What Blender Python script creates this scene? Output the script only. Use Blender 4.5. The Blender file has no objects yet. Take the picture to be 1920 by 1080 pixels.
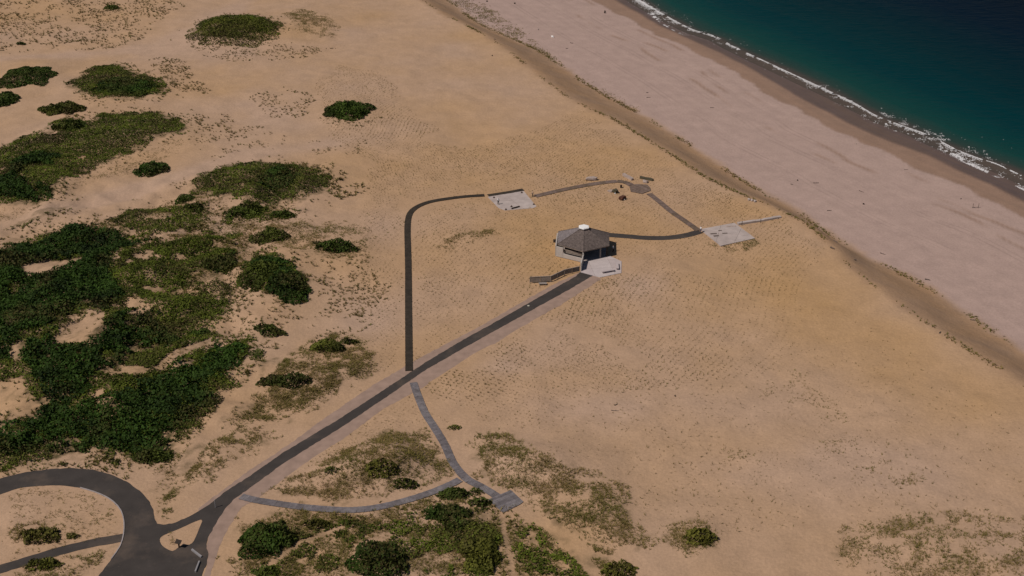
import bpy, bmesh, math, random
import numpy as np
from mathutils import Vector, Matrix

R = math.radians
random.seed(7)
rng = np.random.default_rng(11)
scene = bpy.context.scene
COL = scene.collection

# ------------------------------------------------------------------ camera
CAM_H, PITCH, F = 127.0, R(27.4), 2400.0          # metres, down tilt, focal length in photo pixels
cam_d = bpy.data.cameras.new('camera')
cam = bpy.data.objects.new('camera', cam_d)
COL.objects.link(cam)
cam.location = (0, 0, CAM_H)
cam.rotation_euler = (math.pi / 2 - PITCH, 0, 0)
cam_d.sensor_width = 36.0
cam_d.lens = F / 1920.0 * 36.0
cam_d.clip_start = 1.0
cam_d.clip_end = 30000.0
scene.camera = cam

# ------------------------------------------------------------------ sky, sun, exposure
SUN_EL, SUN_AZ = R(54), R(211)                     # azimuth of the sun, measured from +X counter-clockwise
world = bpy.data.worlds.new('World')
scene.world = world
world.use_nodes = True
wn = world.node_tree
wn.nodes.clear()
sky = wn.nodes.new('ShaderNodeTexSky')
sky.sky_type = 'NISHITA'
sky.sun_disc = False
sky.sun_elevation = SUN_EL
sky.sun_rotation = math.pi / 2 - SUN_AZ
sky.altitude = 50
sky.air_density = 1.0
sky.dust_density = 0.6
bg = wn.nodes.new('ShaderNodeBackground')
bg.inputs['Strength'].default_value = 0.05
wo = wn.nodes.new('ShaderNodeOutputWorld')
wn.links.new(sky.outputs[0], bg.inputs[0])
wn.links.new(bg.outputs[0], wo.inputs[0])
sun_d = bpy.data.lights.new('sun', 'SUN')
sun_d.energy = 5.0
sun_d.angle = R(0.53)
sun_d.color = (1.0, 0.90, 0.80)
sun = bpy.data.objects.new('sun', sun_d)
COL.objects.link(sun)
sv = Vector((math.cos(SUN_EL) * math.cos(SUN_AZ), math.cos(SUN_EL) * math.sin(SUN_AZ), math.sin(SUN_EL)))
sun.rotation_euler = (-sv).to_track_quat('-Z', 'Y').to_euler()
sun.location = (-60, 100, 200)
scene.view_settings.view_transform = 'Standard'
scene.view_settings.look = 'None'
scene.view_settings.exposure = -0.57
scene.view_settings.gamma = 1.0
scene.view_settings.use_curve_mapping = False

# ------------------------------------------------------------------ survey helpers: photo point -> map position
_c, _s = math.cos(PITCH), math.sin(PITCH)
def flat(px, py, z=0.0):
    """map position (x, y) of a surveyed photo point lying at height z"""
    u, v = (px - 960.0) / F, -(py - 540.0) / F
    d = (u, _c + v * _s, -_s + v * _c)
    t = (z - CAM_H) / d[2]
    return d[0] * t, d[1] * t
def pscale(px, py, z=0.0):
    x, y = flat(px, py, z)
    depth = y * _c + (CAM_H - z) * _s
    return F / depth
def dep(px, py):
    x, y = flat(px, py)
    return math.atan2(CAM_H, math.hypot(x, y))
def flatline(pts, z=0.0):
    return np.array([flat(p[0], p[1], z) for p in pts])

# ------------------------------------------------------------------ noise and geometry in numpy
_tab = rng.random((256, 256))
def vnoise(x, y):
    xi, yi = np.floor(x).astype(np.int64), np.floor(y).astype(np.int64)
    fx, fy = x - xi, y - yi
    fx, fy = fx * fx * (3 - 2 * fx), fy * fy * (3 - 2 * fy)
    a = _tab[xi & 255, yi & 255]; b = _tab[(xi + 1) & 255, yi & 255]
    c = _tab[xi & 255, (yi + 1) & 255]; d = _tab[(xi + 1) & 255, (yi + 1) & 255]
    return (a * (1 - fx) + b * fx) * (1 - fy) + (c * (1 - fx) + d * fx) * fy
def fbm(x, y, f=1.0, o=4, seed=0):
    s, a, t = 0.0, 1.0, 0.0
    for k in range(o):
        s = s + a * vnoise(x * f + 17.3 * k + seed * 31.7, y * f - 9.1 * k + seed * 57.1)
        t += a; a *= 0.5; f *= 2.03
    return s / t
def sstep(a, b, x):
    t = np.clip((x - a) / (b - a), 0, 1)
    return t * t * (3 - 2 * t)
def seg_dist(x, y, L, closed=False, signed=False):
    """distance to polyline; signed: positive on the left of the walking direction"""
    best = np.full(np.shape(x), 1e9); sg = np.ones(np.shape(x)); along = np.zeros(np.shape(x)); acc = 0.0
    n = len(L)
    for i in range(n if closed else n - 1):
        a, b = L[i], L[(i + 1) % n]
        dx, dy = b[0] - a[0], b[1] - a[1]
        l2 = dx * dx + dy * dy + 1e-9
        t = np.clip(((x - a[0]) * dx + (y - a[1]) * dy) / l2, 0, 1)
        qx, qy = x - a[0] - t * dx, y - a[1] - t * dy
        d = np.sqrt(qx * qx + qy * qy)
        m = d < best
        best = np.where(m, d, best)
        if signed:
            sg = np.where(m, np.sign(dx * (y - a[1]) - dy * (x - a[0])), sg)
            along = np.where(m, acc + t * math.sqrt(l2), along)
        acc += math.sqrt(l2)
    if signed:
        return best * sg, along
    return best
def inside(x, y, P):
    r = np.zeros(np.shape(x), bool)
    bb = (x >= P[:, 0].min()) & (x <= P[:, 0].max()) & (y >= P[:, 1].min()) & (y <= P[:, 1].max())
    xs, ys = x[bb], y[bb]
    q = np.zeros(xs.shape, bool)
    n = len(P)
    for i in range(n):
        x1, y1 = P[i]; x2, y2 = P[(i + 1) % n]
        if y1 == y2: continue
        c = ((y1 > ys) != (y2 > ys)) & (xs < (x2 - x1) * (ys - y1) / (y2 - y1) + x1)
        q ^= c
    r[bb] = q
    return r
def resample(L, step):
    L = np.asarray(L, float)
    d = np.r_[0, np.cumsum(np.hypot(*np.diff(L, axis=0).T))]
    n = max(2, int(round(d[-1] / step)) + 1)
    t = np.linspace(0, d[-1], n)
    return np.c_[np.interp(t, d, L[:, 0]), np.interp(t, d, L[:, 1])]
def smooth(L, it=2, closed=False):
    L = np.asarray(L, float)
    for _ in range(it):
        if closed:
            nx = np.roll(L, -1, axis=0)
            L = np.stack([L * .75 + nx * .25, L * .25 + nx * .75], 1).reshape(-1, 2)
        else:
            q = L[:-1] * .75 + L[1:] * .25; r = L[:-1] * .25 + L[1:] * .75
            L = np.vstack([L[:1], np.stack([q, r], 1).reshape(-1, 2), L[-1:]])
    return L
def spline(L, step):
    """Catmull-Rom through points, resampled"""
    L = np.asarray(L, float)
    P = np.vstack([2 * L[0] - L[1], L, 2 * L[-1] - L[-2]])
    out = []
    for i in range(1, len(P) - 2):
        for t in np.linspace(0, 1, 12, endpoint=False):
            a, b, c, d = P[i - 1], P[i], P[i + 1], P[i + 2]
            out.append(.5 * ((2 * b) + (c - a) * t + (2 * a - 5 * b + 4 * c - d) * t * t + (3 * b - a - 3 * c + d) * t ** 3))
    out.append(L[-1])
    return resample(np.array(out), step)

# ------------------------------------------------------------------ materials
MATS = {}
def mat(name, col, rough=0.85, var=0.15, scale=3.0, bump=0.0, bscale=20.0, spec=0.3, stretch=None, metal=0.0):
    if name in MATS: return MATS[name]
    m = bpy.data.materials.new(name); m.use_nodes = True
    nt = m.node_tree; b = nt.nodes['Principled BSDF']
    b.inputs['Roughness'].default_value = rough
    b.inputs['Specular IOR Level'].default_value = spec
    b.inputs['Metallic'].default_value = metal
    tc = nt.nodes.new('ShaderNodeTexCoord'); mp = nt.nodes.new('ShaderNodeMapping')
    nt.links.new(tc.outputs['Object'], mp.inputs[0])
    if stretch: mp.inputs['Scale'].default_value = stretch
    n = nt.nodes.new('ShaderNodeTexNoise'); n.inputs['Scale'].default_value = scale; n.inputs['Detail'].default_value = 6
    nt.links.new(mp.outputs[0], n.inputs['Vector'])
    r = nt.nodes.new('ShaderNodeValToRGB')
    r.color_ramp.elements[0].position = 0.3; r.color_ramp.elements[1].position = 0.7
    r.color_ramp.elements[0].color = [c * (1 - var) for c in col] + [1]
    r.color_ramp.elements[1].color = [min(1, c * (1 + var)) for c in col] + [1]
    nt.links.new(n.outputs['Fac'], r.inputs[0]); nt.links.new(r.outputs[0], b.inputs['Base Color'])
    if bump:
        n2 = nt.nodes.new('ShaderNodeTexNoise'); n2.inputs['Scale'].default_value = bscale; n2.inputs['Detail'].default_value = 4
        nt.links.new(mp.outputs[0], n2.inputs['Vector'])
        bp = nt.nodes.new('ShaderNodeBump'); bp.inputs['Strength'].default_value = bump; bp.inputs['Distance'].default_value = 0.05
        nt.links.new(n2.outputs['Fac'], bp.inputs['Height']); nt.links.new(bp.outputs[0], b.inputs['Normal'])
    MATS[name] = m
    return m
def leafmat(name):
    m = bpy.data.materials.new(name); m.use_nodes = True
    nt = m.node_tree; b = nt.nodes['Principled BSDF']
    a = nt.nodes.new('ShaderNodeAttribute'); a.attribute_name = 'tint'
    nt.links.new(a.outputs['Color'], b.inputs['Base Color'])
    b.inputs['Roughness'].default_value = 0.75
    b.inputs['Specular IOR Level'].default_value = 0.15
    return m
LEAF = leafmat('leaf')
GRASS = leafmat('grass_blade')
M_ASPH = mat('asphalt', (0.046, 0.039, 0.036), 0.9, 0.16, 0.35, 0.25, 8)
def dusty(m):
    nt = m.node_tree; b = nt.nodes['Principled BSDF']; src = b.inputs['Base Color'].links[0].from_socket
    tc = nt.nodes['Texture Coordinate']; fac = None
    for sc_, lo, hi, amt in ((.11, .52, .80, .28), (1.7, .60, .78, .22)):
        n = nt.nodes.new('ShaderNodeTexNoise'); n.inputs['Scale'].default_value = sc_; n.inputs['Detail'].default_value = 7; n.inputs['Roughness'].default_value = .65
        nt.links.new(tc.outputs['Object'], n.inputs['Vector'])
        r = nt.nodes.new('ShaderNodeMapRange'); nt.links.new(n.outputs['Fac'], r.inputs[0])
        for i, q in enumerate((lo, hi, 0, amt)): r.inputs[i + 1].default_value = q
        mx = nt.nodes.new('ShaderNodeMix'); mx.data_type = 'RGBA'; nt.links.new(r.outputs[0], mx.inputs[0]); nt.links.new(src, mx.inputs[6]); mx.inputs[7].default_value = (.30, .21, .15, 1)
        src = mx.outputs[2]
    nt.links.new(src, b.inputs['Base Color'])
dusty(M_ASPH)
M_DARKWALK = mat('dark_planks', (0.034, 0.026, 0.019), 0.85, 0.25, 1.0, 0.2, 10)
M_GRAVEL = mat('gravel', (0.295, 0.206, 0.165), 0.95, 0.14, 0.6, 0.35, 6)
M_GREYWOOD = mat('weathered_wood', (0.155, 0.140, 0.150), 0.85, 0.28, 1.3, 0.2, 12)
M_BROWNWOOD = mat('brown_wood', (0.150, 0.105, 0.085), 0.85, 0.25, 1.3, 0.2, 12)
M_CONC = mat('concrete', (0.40, 0.34, 0.32), 0.9, 0.14, 0.5, 0.2, 6)
M_PATIO = mat('patio_concrete', (0.44, 0.38, 0.38), 0.9, 0.08, 0.7, 0.1, 6)
M_WALL = mat('pale_wall', (0.42, 0.385, 0.36), 0.9, 0.06, 0.7, 0.1, 6)
M_SHINGLE = mat('shingle', (0.125, 0.100, 0.092), 0.9, 0.3, 2.2, 0.5, 6)
M_PALE_SHINGLE = mat('pale_shingle', (.190, .165, .168), .9, .3, 2.2, .5, 6)  # paler shingle colour, used on the left roof slope only
M_WHITE = mat('white_lid', (0.80, 0.80, 0.80), 0.5, 0.03, 1.0)
M_FENCE = mat('fence_board', (0.235, 0.195, 0.165), 0.85, 0.2, 1.2, 0.2, 10)
M_FENCETOP = mat('fence_cap', (0.27, 0.235, 0.215), 0.85, 0.15, 1.2)
M_DARK = mat('dark_timber', (0.035, 0.025, 0.02), 0.85, 0.3, 1.5, 0.2, 10)
M_DRIFT = mat('driftwood', (0.11, 0.085, 0.075), 0.9, 0.3, 3, 0.3, 14)
M_RUST = mat('rusty_brick', (0.085, 0.035, 0.022), 0.9, 0.35, 3, 0.3, 12)
M_RUBBLE = mat('rubble', (0.36, 0.29, 0.26), 0.95, 0.2, 2, 0.3, 8)
M_SLAB = mat('mossy_slab', (0.075, 0.065, 0.042), 0.95, 0.35, 2, 0.3, 8)
M_STEEL = mat('grey_metal', (0.25, 0.24, 0.25), 0.6, 0.1, 2)
M_KERB = mat('kerb_concrete', (0.30, 0.27, 0.27), 0.9, 0.15, 1)
M_SKIN = mat('skin', (0.42, 0.26, 0.19), 0.6, 0.05, 10)
M_HAIR = mat('hair', (0.03, 0.018, 0.012), 0.6, 0.3, 20)

# ------------------------------------------------------------------ object helpers
def tag(o, label=None, cat=None, group=None, kind=None):
    if label: o['label'] = label
    if cat: o['category'] = cat
    if group: o['group'] = group
    if kind: o['kind'] = kind
    return o
def link(o, parent=None):
    COL.objects.link(o)
    if parent: o.parent = parent
    return o
def mesh(name, v, f, m, parent=None, smooth_=False):
    me = bpy.data.meshes.new(name)
    me.from_pydata([tuple(map(float, p)) for p in v], [], [tuple(map(int, q)) for q in f])
    if m: me.materials.append(m)
    if smooth_: me.shade_smooth()
    me.update()
    return link(bpy.data.objects.new(name, me), parent)
def big_mesh(name, V, Fc, m, parent=None, tint=None, smooth_=False, attrs=None):
    """numpy mesh: V (n,3), Fc (k,3) or (k,4) ints, tint per vertex (n,3)"""
    me = bpy.data.meshes.new(name)
    V = np.ascontiguousarray(V, np.float32); k, w = Fc.shape
    me.vertices.add(len(V)); me.vertices.foreach_set('co', V.ravel())
    me.loops.add(k * w); me.loops.foreach_set('vertex_index', np.ascontiguousarray(Fc, np.int32).ravel())
    me.polygons.add(k)
    me.polygons.foreach_set('loop_start', np.arange(0, k * w, w, dtype=np.int32))
    me.polygons.foreach_set('loop_total', np.full(k, w, np.int32))
    if smooth_: me.polygons.foreach_set('use_smooth', np.ones(k, bool))
    me.update(calc_edges=True)
    allat = dict(attrs or {})
    if tint is not None: allat['tint'] = tint
    for an, ar in allat.items():
        a = me.attributes.new(an, 'FLOAT_COLOR', 'POINT')
        c = np.ones((len(V), 4), np.float32); c[:, :ar.shape[1]] = ar
        a.data.foreach_set('color', c.ravel())
    me.materials.append(m)
    return link(bpy.data.objects.new(name, me), parent)
def empty(name, loc, rz=0.0):
    o = bpy.data.objects.new(name, None); o.empty_display_size = 0.3
    o.location = loc; o.rotation_euler = (0, 0, rz)
    return link(o)
class MB:
    def __init__(s): s.v, s.f = [], []
    def add(s, v, f):
        n = len(s.v); s.v += [tuple(p) for p in v]; s.f += [tuple(i + n for i in q) for q in f]
        return s
    def box(s, x0, x1, y0, y1, z0, z1):
        return s.add([(x0, y0, z0), (x1, y0, z0), (x1, y1, z0), (x0, y1, z0), (x0, y0, z1), (x1, y0, z1), (x1, y1, z1), (x0, y1, z1)],
                     [(0, 3, 2, 1), (4, 5, 6, 7), (0, 1, 5, 4), (1, 2, 6, 5), (2, 3, 7, 6), (3, 0, 4, 7)])
    def bar(s, a, b, w, h, up=(0, 0, 1)):
        """box along a->b, width w (sideways), height h, a/b on the underside's centre line"""
        a, b = Vector(a), Vector(b); d = (b - a).normalized(); u = Vector(up)
        n = d.cross(u).normalized() * (w / 2); u = n.cross(d).normalized() * h
        p = [a - n, b - n, b + n, a + n]
        return s.add(p + [q + u for q in p], [(0, 3, 2, 1), (4, 5, 6, 7), (0, 1, 5, 4), (1, 2, 6, 5), (2, 3, 7, 6), (3, 0, 4, 7)])
    def prism(s, P, z0, z1):
        n = len(P)
        if sum(P[i][0] * P[(i + 1) % n][1] - P[(i + 1) % n][0] * P[i][1] for i in range(n)) < 0: P = P[::-1]
        v = [(p[0], p[1], z0) for p in P] + [(p[0], p[1], z1) for p in P]
        return s.add(v, [tuple(range(n - 1, -1, -1)), tuple(range(n, 2 * n))] + [(i, (i + 1) % n, (i + 1) % n + n, i + n) for i in range(n)])
    def tube(s, pts, rad, seg=7, caps=True):
        pts = [Vector(p) for p in pts]; n0 = len(s.v)
        for i, p in enumerate(pts):
            d = (pts[min(i + 1, len(pts) - 1)] - pts[max(i - 1, 0)]).normalized()
            a = d.cross(Vector((0.3, 0.2, 1))).normalized(); b = d.cross(a)
            r = rad[i] if hasattr(rad, '__len__') else rad
            s.v += [tuple(p + (a * math.cos(t) + b * math.sin(t)) * r) for t in [2 * math.pi * k / seg for k in range(seg)]]
        for i in range(len(pts) - 1):
            for k in range(seg):
                q = n0 + i * seg
                s.f.append((q + k, q + (k + 1) % seg, q + seg + (k + 1) % seg, q + seg + k))
        if caps:
            s.f.append(tuple(n0 + k for k in range(seg))); s.f.append(tuple(n0 + (len(pts) - 1) * seg + k for k in range(seg - 1, -1, -1)))
        return s
    def build(s, name, m, parent=None, smooth_=False):
        return mesh(name, s.v, s.f, m, parent, smooth_)

# ------------------------------------------------------------------ shore lines (photo survey)
SEA = -6.85
CREST = spline(flatline([(560,-140),(780,-5),(825,25),(900,62),(950,95),(1000,135),(1075,190),(1150,225),(1220,268),(1290,312),(1330,340),(1370,358),(1405,372),(1460,395),(1510,420),(1550,452),(1590,500),(1670,560),(1740,610),(1875,695),(2010,785)]), 6)
BASE = spline(flatline([(700,-85),(838,0),(870,25),(905,48),(965,75),(1010,95),(1050,122),(1110,165),(1200,215),(1290,270),(1350,312),(1400,345),(1440,366),(1480,386),(1530,423),(1580,458),(1640,490),(1740,540),(1875,632),(2010,722)], -5), 6)
DAMP = spline(flatline([(1000,-62),(1085,-15),(1118,2),(1170,30),(1230,62),(1290,92),(1340,116),(1410,155),(1440,178),(1490,205),(1540,235),(1590,258),(1650,283),(1700,308),(1760,335),(1800,353),(1875,382),(2010,445)], -6.3), 6)
WET = spline(flatline([(1095,-30),(1150,0),(1200,25),(1235,45),(1290,75),(1350,100),(1440,150),(1500,185),(1560,215),(1620,245),(1680,270),(1740,290),(1800,320),(1873,352),(2010,425)], -6.7), 6)
BREAK = spline(flatline([(1150,-25),(1195,0),(1225,18),(1260,38),(1300,58),(1340,70),(1380,92),(1440,120),(1500,148),(1560,176),(1600,195),(1640,218),(1690,238),(1740,256),(1790,282),(1830,298),(1875,313),(2010,382)], SEA), 6)
def extend(L, far):
    d0 = L[0] - L[4]; d0 /= np.hypot(*d0); d1 = L[-1] - L[-5]; d1 /= np.hypot(*d1)
    return np.vstack([L[0] + d0 * far, L[::2], L[-1] + d1 * far])
CREST, BASE, DAMP, WET, BREAK = [extend(L, 9000) for L in (CREST, BASE, DAMP, WET, BREAK)]
# the lines run from far left to near right: land lies on their right hand side (negative)

# ------------------------------------------------------------------ ways (photo survey)
PATH_UP = [(1092,513),(1041,540),(955,589),(870,636),(800,678),(720,731),(642,782),(531,848.5),(460,898),(420,923),(400,939),(375,957),(350,970),(325,979)]
PATH_LO = [(1112,517),(1071,540),(975,593),(880,647),(800,692.5),(725,744),(642,800),(531,869),(470,915),(440,935),(425,950),(412,970),(400,990),(392,1005)]
CENTRES = [([(1102,513),(1056,540),(870,642),(722,738),(531,859),(430,930),(380,985),(360,1050)], 4.5),
           ([(767,697),(765,500),(764,420),(775,393),(810,377),(890,368),(981,358)], 2.5),
           ([(774,719),(797,778),(833,835),(868,893),(940,938),(950,945)], 2.0),
           ([(452,932),(540,948),(660,958),(760,940),(868,897)], 2.0),
           ([(1000,368),(1080,351),(1155,340),(1200,355),(1313,432)], 2.5),
           ([(1110,440),(1200,446),(1250,446),(1313,434)], 2.5),
           ([(7,905),(100,893),(190,905),(250,950),(265,1000),(240,1060),(200,1120)], 6.5),
           ([(330,1000),(320,1060)], 9.0),
           ([(230,1008),(100,1038),(0,1068)], 2.5),
           ([(920,375),(990,373)], 4.5), ([(1340,440),(1390,440)], 5.5), ([(1385,421),(1464,407)], 2.0),
           ([(1094,469),(1140,500)], 9.0), ([(993,531),(1033,529),(1088,510)], 2.5)]
CENTRES = [(flatline(p), w) for p, w in CENTRES]
MOUNDS = [(440,56,90,30,2.2),(220,158,105,36,2.0),(45,145,60,28,1.8),(650,208,48,22,1.3),(490,345,150,42,2.6),(230,252,140,40,1.8),(60,335,90,60,2.2),
          (585,455,110,36,1.5),(520,525,70,45,1.8),(600,690,115,55,1.9),(735,865,110,45,2.3),(1000,865,110,40,2.0),(140,600,170,140,2.0),(330,730,130,90,1.6),
          (1310,1005,45,28,0.9),(1730,1020,130,50,1.3),(865,447,60,14,0.7),(330,420,120,40,1.2),(500,1010,60,40,1.0),(710,1050,70,40,1.0),(900,1030,60,50,1.1),(120,985,80,30,0.8),
          (1090,950,90,45,1.2),(560,50,90,40,1.2),(430,830,60,50,0.8)]
MND = []
for (px, py, hw, hh, h) in MOUNDS:
    x, y = flat(px, py, h * 0.4); s = pscale(px, py); d = dep(px, py)
    MND.append((x, y, hw / s, hh / s / math.sin(d), h))
def H(x, y):
    x = np.asarray(x, float); y = np.asarray(y, float)
    dc, _ = seg_dist(x, y, CREST, signed=True); db, _ = seg_dist(x, y, BASE, signed=True); dk, _ = seg_dist(x, y, BREAK, signed=True)
    z = (fbm(x, y, 0.045, 3, 1) - 0.5) * 1.6 + (fbm(x, y, 0.16, 3, 2) - 0.5) * 0.5
    for (mx, my, rx, ry, h) in MND:
        q = ((x - mx) / rx) ** 2 + ((y - my) / ry) ** 2
        w = np.exp(-q * 1.1)
        z = z + h * w * (0.75 + 0.5 * fbm(x, y, 0.22, 2, 3))
    hum = sstep(-40, -55, x) * sstep(330, 290, y)      # hummocky dunes on the landward side
    z = z + hum * (fbm(x, y, 0.13, 3, 5) - 0.45) * 3.2
    fl = np.ones_like(x)
    for L, w in CENTRES:
        d = seg_dist(x, y, L)
        fl = np.minimum(fl, sstep(w * 0.5 + 1.2, w * 0.5 + 9.0, d))
    z = z * fl
    # dune lip, scarp and beach
    lip = np.exp(-(dc / 5.0) ** 2) * 0.35
    z = z * sstep(0.5, -14, dc) + lip
    t = np.clip(dc / (dc - db + 1e-6), 0, 1)
    rough = (fbm(x, y, 0.12, 3, 8) - 0.5) * 0.8 * np.sin(np.pi * t)
    z = np.where(dc > 0, lip - 5.0 * sstep(0, 1, t * 0.92 + 0.04) + rough, z)
    tb = np.clip(db / (db - dk + 1e-6), 0, 1)
    zb = -5.0 - 2.0 * tb ** 1.25 + (fbm(x, y, 0.06, 3, 9) - 0.5) * 0.45 * (1 - tb) * sstep(0, 6, db)
    z = np.where(db > 0, zb, z)
    z = np.where(dk > 0, -7.0 - np.minimum(dk * 0.045, 14), z)
    return z
def gpt(px, py, lift=0.0):
    """terrain position of a surveyed photo point"""
    x, y = flat(px, py, 0)
    for _ in range(6):
        z = float(H(np.array([x]), np.array([y]))[0])
        x2, y2 = flat(px, py, z + lift)
        x, y = x * .35 + x2 * .65, y * .35 + y2 * .65
    return Vector((x, y, float(H(np.array([x]), np.array([y]))[0])))
def gpoly(pts):
    P = np.array(pts, float); X = np.array([flat(a, b) for a, b in P])
    for _ in range(6):
        z = H(X[:, 0], X[:, 1])
        Y = np.array([flat(a, b, c) for (a, b), c in zip(P, z)])
        X = X * .35 + Y * .65
    return X

# ------------------------------------------------------------------ vegetation survey
DENSE = [  # dark thicket
 [(8,470),(30,458),(70,450),(110,430),(150,420),(180,425),(240,440),(278,452),(262,462),(230,468),(215,480),(225,500),(215,525),(245,545),(225,562),(195,585),(150,580),(115,600),(100,625),(112,645),(145,645),(175,628),(205,595),(250,580),(290,583),(312,615),(332,632),(322,648),(290,655),(258,668),(236,692),(215,690),(180,712),(170,740),(140,760),(100,765),(72,758),(55,705),(35,690),(-60,660),(-60,480)],
 [(-60,800),(8,792),(60,785),(78,762),(150,752),(190,742),(250,716),(300,700),(345,682),(400,658),(455,640),(470,650),(455,680),(420,705),(398,722),(412,745),(405,765),(370,788),(350,808),(320,822),(322,845),(305,862),(270,866),(230,852),(150,848),(60,858),(-60,868)],
 [(-60,340),(8,332),(20,300),(50,285),(95,283),(118,295),(100,310),(62,312),(40,330),(90,345),(102,360),(95,376),(60,382),(20,374),(-60,378)],
 [(480,332),(510,318),(545,316),(570,330),(560,350),(520,364),(492,370),(470,352)],
 [(175,157),(205,150),(240,146),(290,156),(285,171),(240,178),(205,174),(180,168)],
 [(380,505),(415,480),(448,472),(440,490),(418,510),(392,520)],
 [(460,505),(485,482),(528,482),(552,502),(578,522),(572,550),(545,562),(522,545),(492,535)],
]
HOLES = [[(40,500),(90,490),(150,484),(142,500),(95,512),(48,520)],[(110,640),(112,615),(165,588),(197,590),(186,612),(160,640)],[(-60,715),(40,718),(70,755),(65,778),(-60,785)],
         [(175,762),(198,745),(214,750),(192,768)],[(285,690),(330,655),(380,640),(400,630),(395,645),(350,665),(300,700)],[(235,590),(270,570),(290,572),(268,592)],[(10,655),(45,640),(50,665),(30,680)]]
COVER = [
 ([(-60,470),(100,432),(200,428),(280,452),(400,440),(452,470),(442,540),(432,580),(400,622),(480,640),(470,700),(412,770),(322,862),(230,860),(-60,876)], .5),
 ([(560,965),(700,978),(840,938),(900,955),(945,1000),(948,1090),(700,1090),(560,1090),(470,1065)], .34),
 ([(955,985),(1010,985),(1080,1040),(1110,1090),(970,1090)], .5),  # mid green mats of low shrubs and turf
 ([(-60,300),(10,272),(35,255),(60,252),(88,250),(100,228),(128,218),(155,228),(172,225),(190,212),(230,210),(300,213),(335,225),(358,243),(335,252),(300,258),(275,272),(240,292),(200,305),(165,320),(130,335),(105,350),(95,370),(70,382),(30,380),(-60,375)], .85),
 ([(350,345),(380,328),(430,310),(480,303),(550,310),(600,320),(622,335),(620,350),(600,365),(570,372),(530,382),(480,380),(440,372),(400,368),(365,362)], .97),
 ([(180,425),(220,398),(280,385),(340,382),(400,398),(372,430),(330,448),(278,455),(240,440)], .55),
 ([(215,480),(278,455),(330,448),(400,440),(392,470),(340,490),(300,500),(250,520),(220,510)], .6),
 ([(230,522),(280,508),(330,518),(385,525),(380,540),(330,548),(290,562),(250,558)], .75),
 ([(290,600),(330,560),(390,552),(432,570),(420,592),(390,606),(350,612),(320,622)], .8),
 ([(200,700),(260,660),(330,640),(400,655),(455,640),(475,650),(440,700),(380,760),(330,800),(250,820)], .6),
 ([(10,425),(60,404),(100,390),(140,379),(136,391),(100,398),(60,412),(12,434)], .7),
 ([(120,158),(150,140),(175,124),(230,121),(255,138),(300,147),(320,160),(300,178),(240,187),(190,186),(150,172)], .85),
 ([(358,57),(370,45),(405,31),(450,29),(500,33),(522,48),(515,62),(480,70),(440,76),(400,70)], .9),
 ([(375,430),(420,405),(500,385),(560,400),(545,415),(480,418),(430,425)], .45),
 ([(455,490),(480,472),(530,476),(562,503),(584,520),(578,552),(545,568),(518,548),(485,545),(452,545)], .7),
 ([(870,965),(900,945),(935,960),(948,1000),(950,1060),(900,1085),(860,1080),(850,1030)], .7),
 ([(-60,880),(8,868),(80,862),(150,858),(230,864),(225,880),(120,872),(60,880),(-60,895)], .35),
 ([(360,430),(400,420),(470,425),(460,445),(410,455),(370,452)], .35),
 ([(330,505),(372,470),(420,455),(450,468),(440,492),(415,516),(380,526),(340,528)], .6),
]
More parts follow.
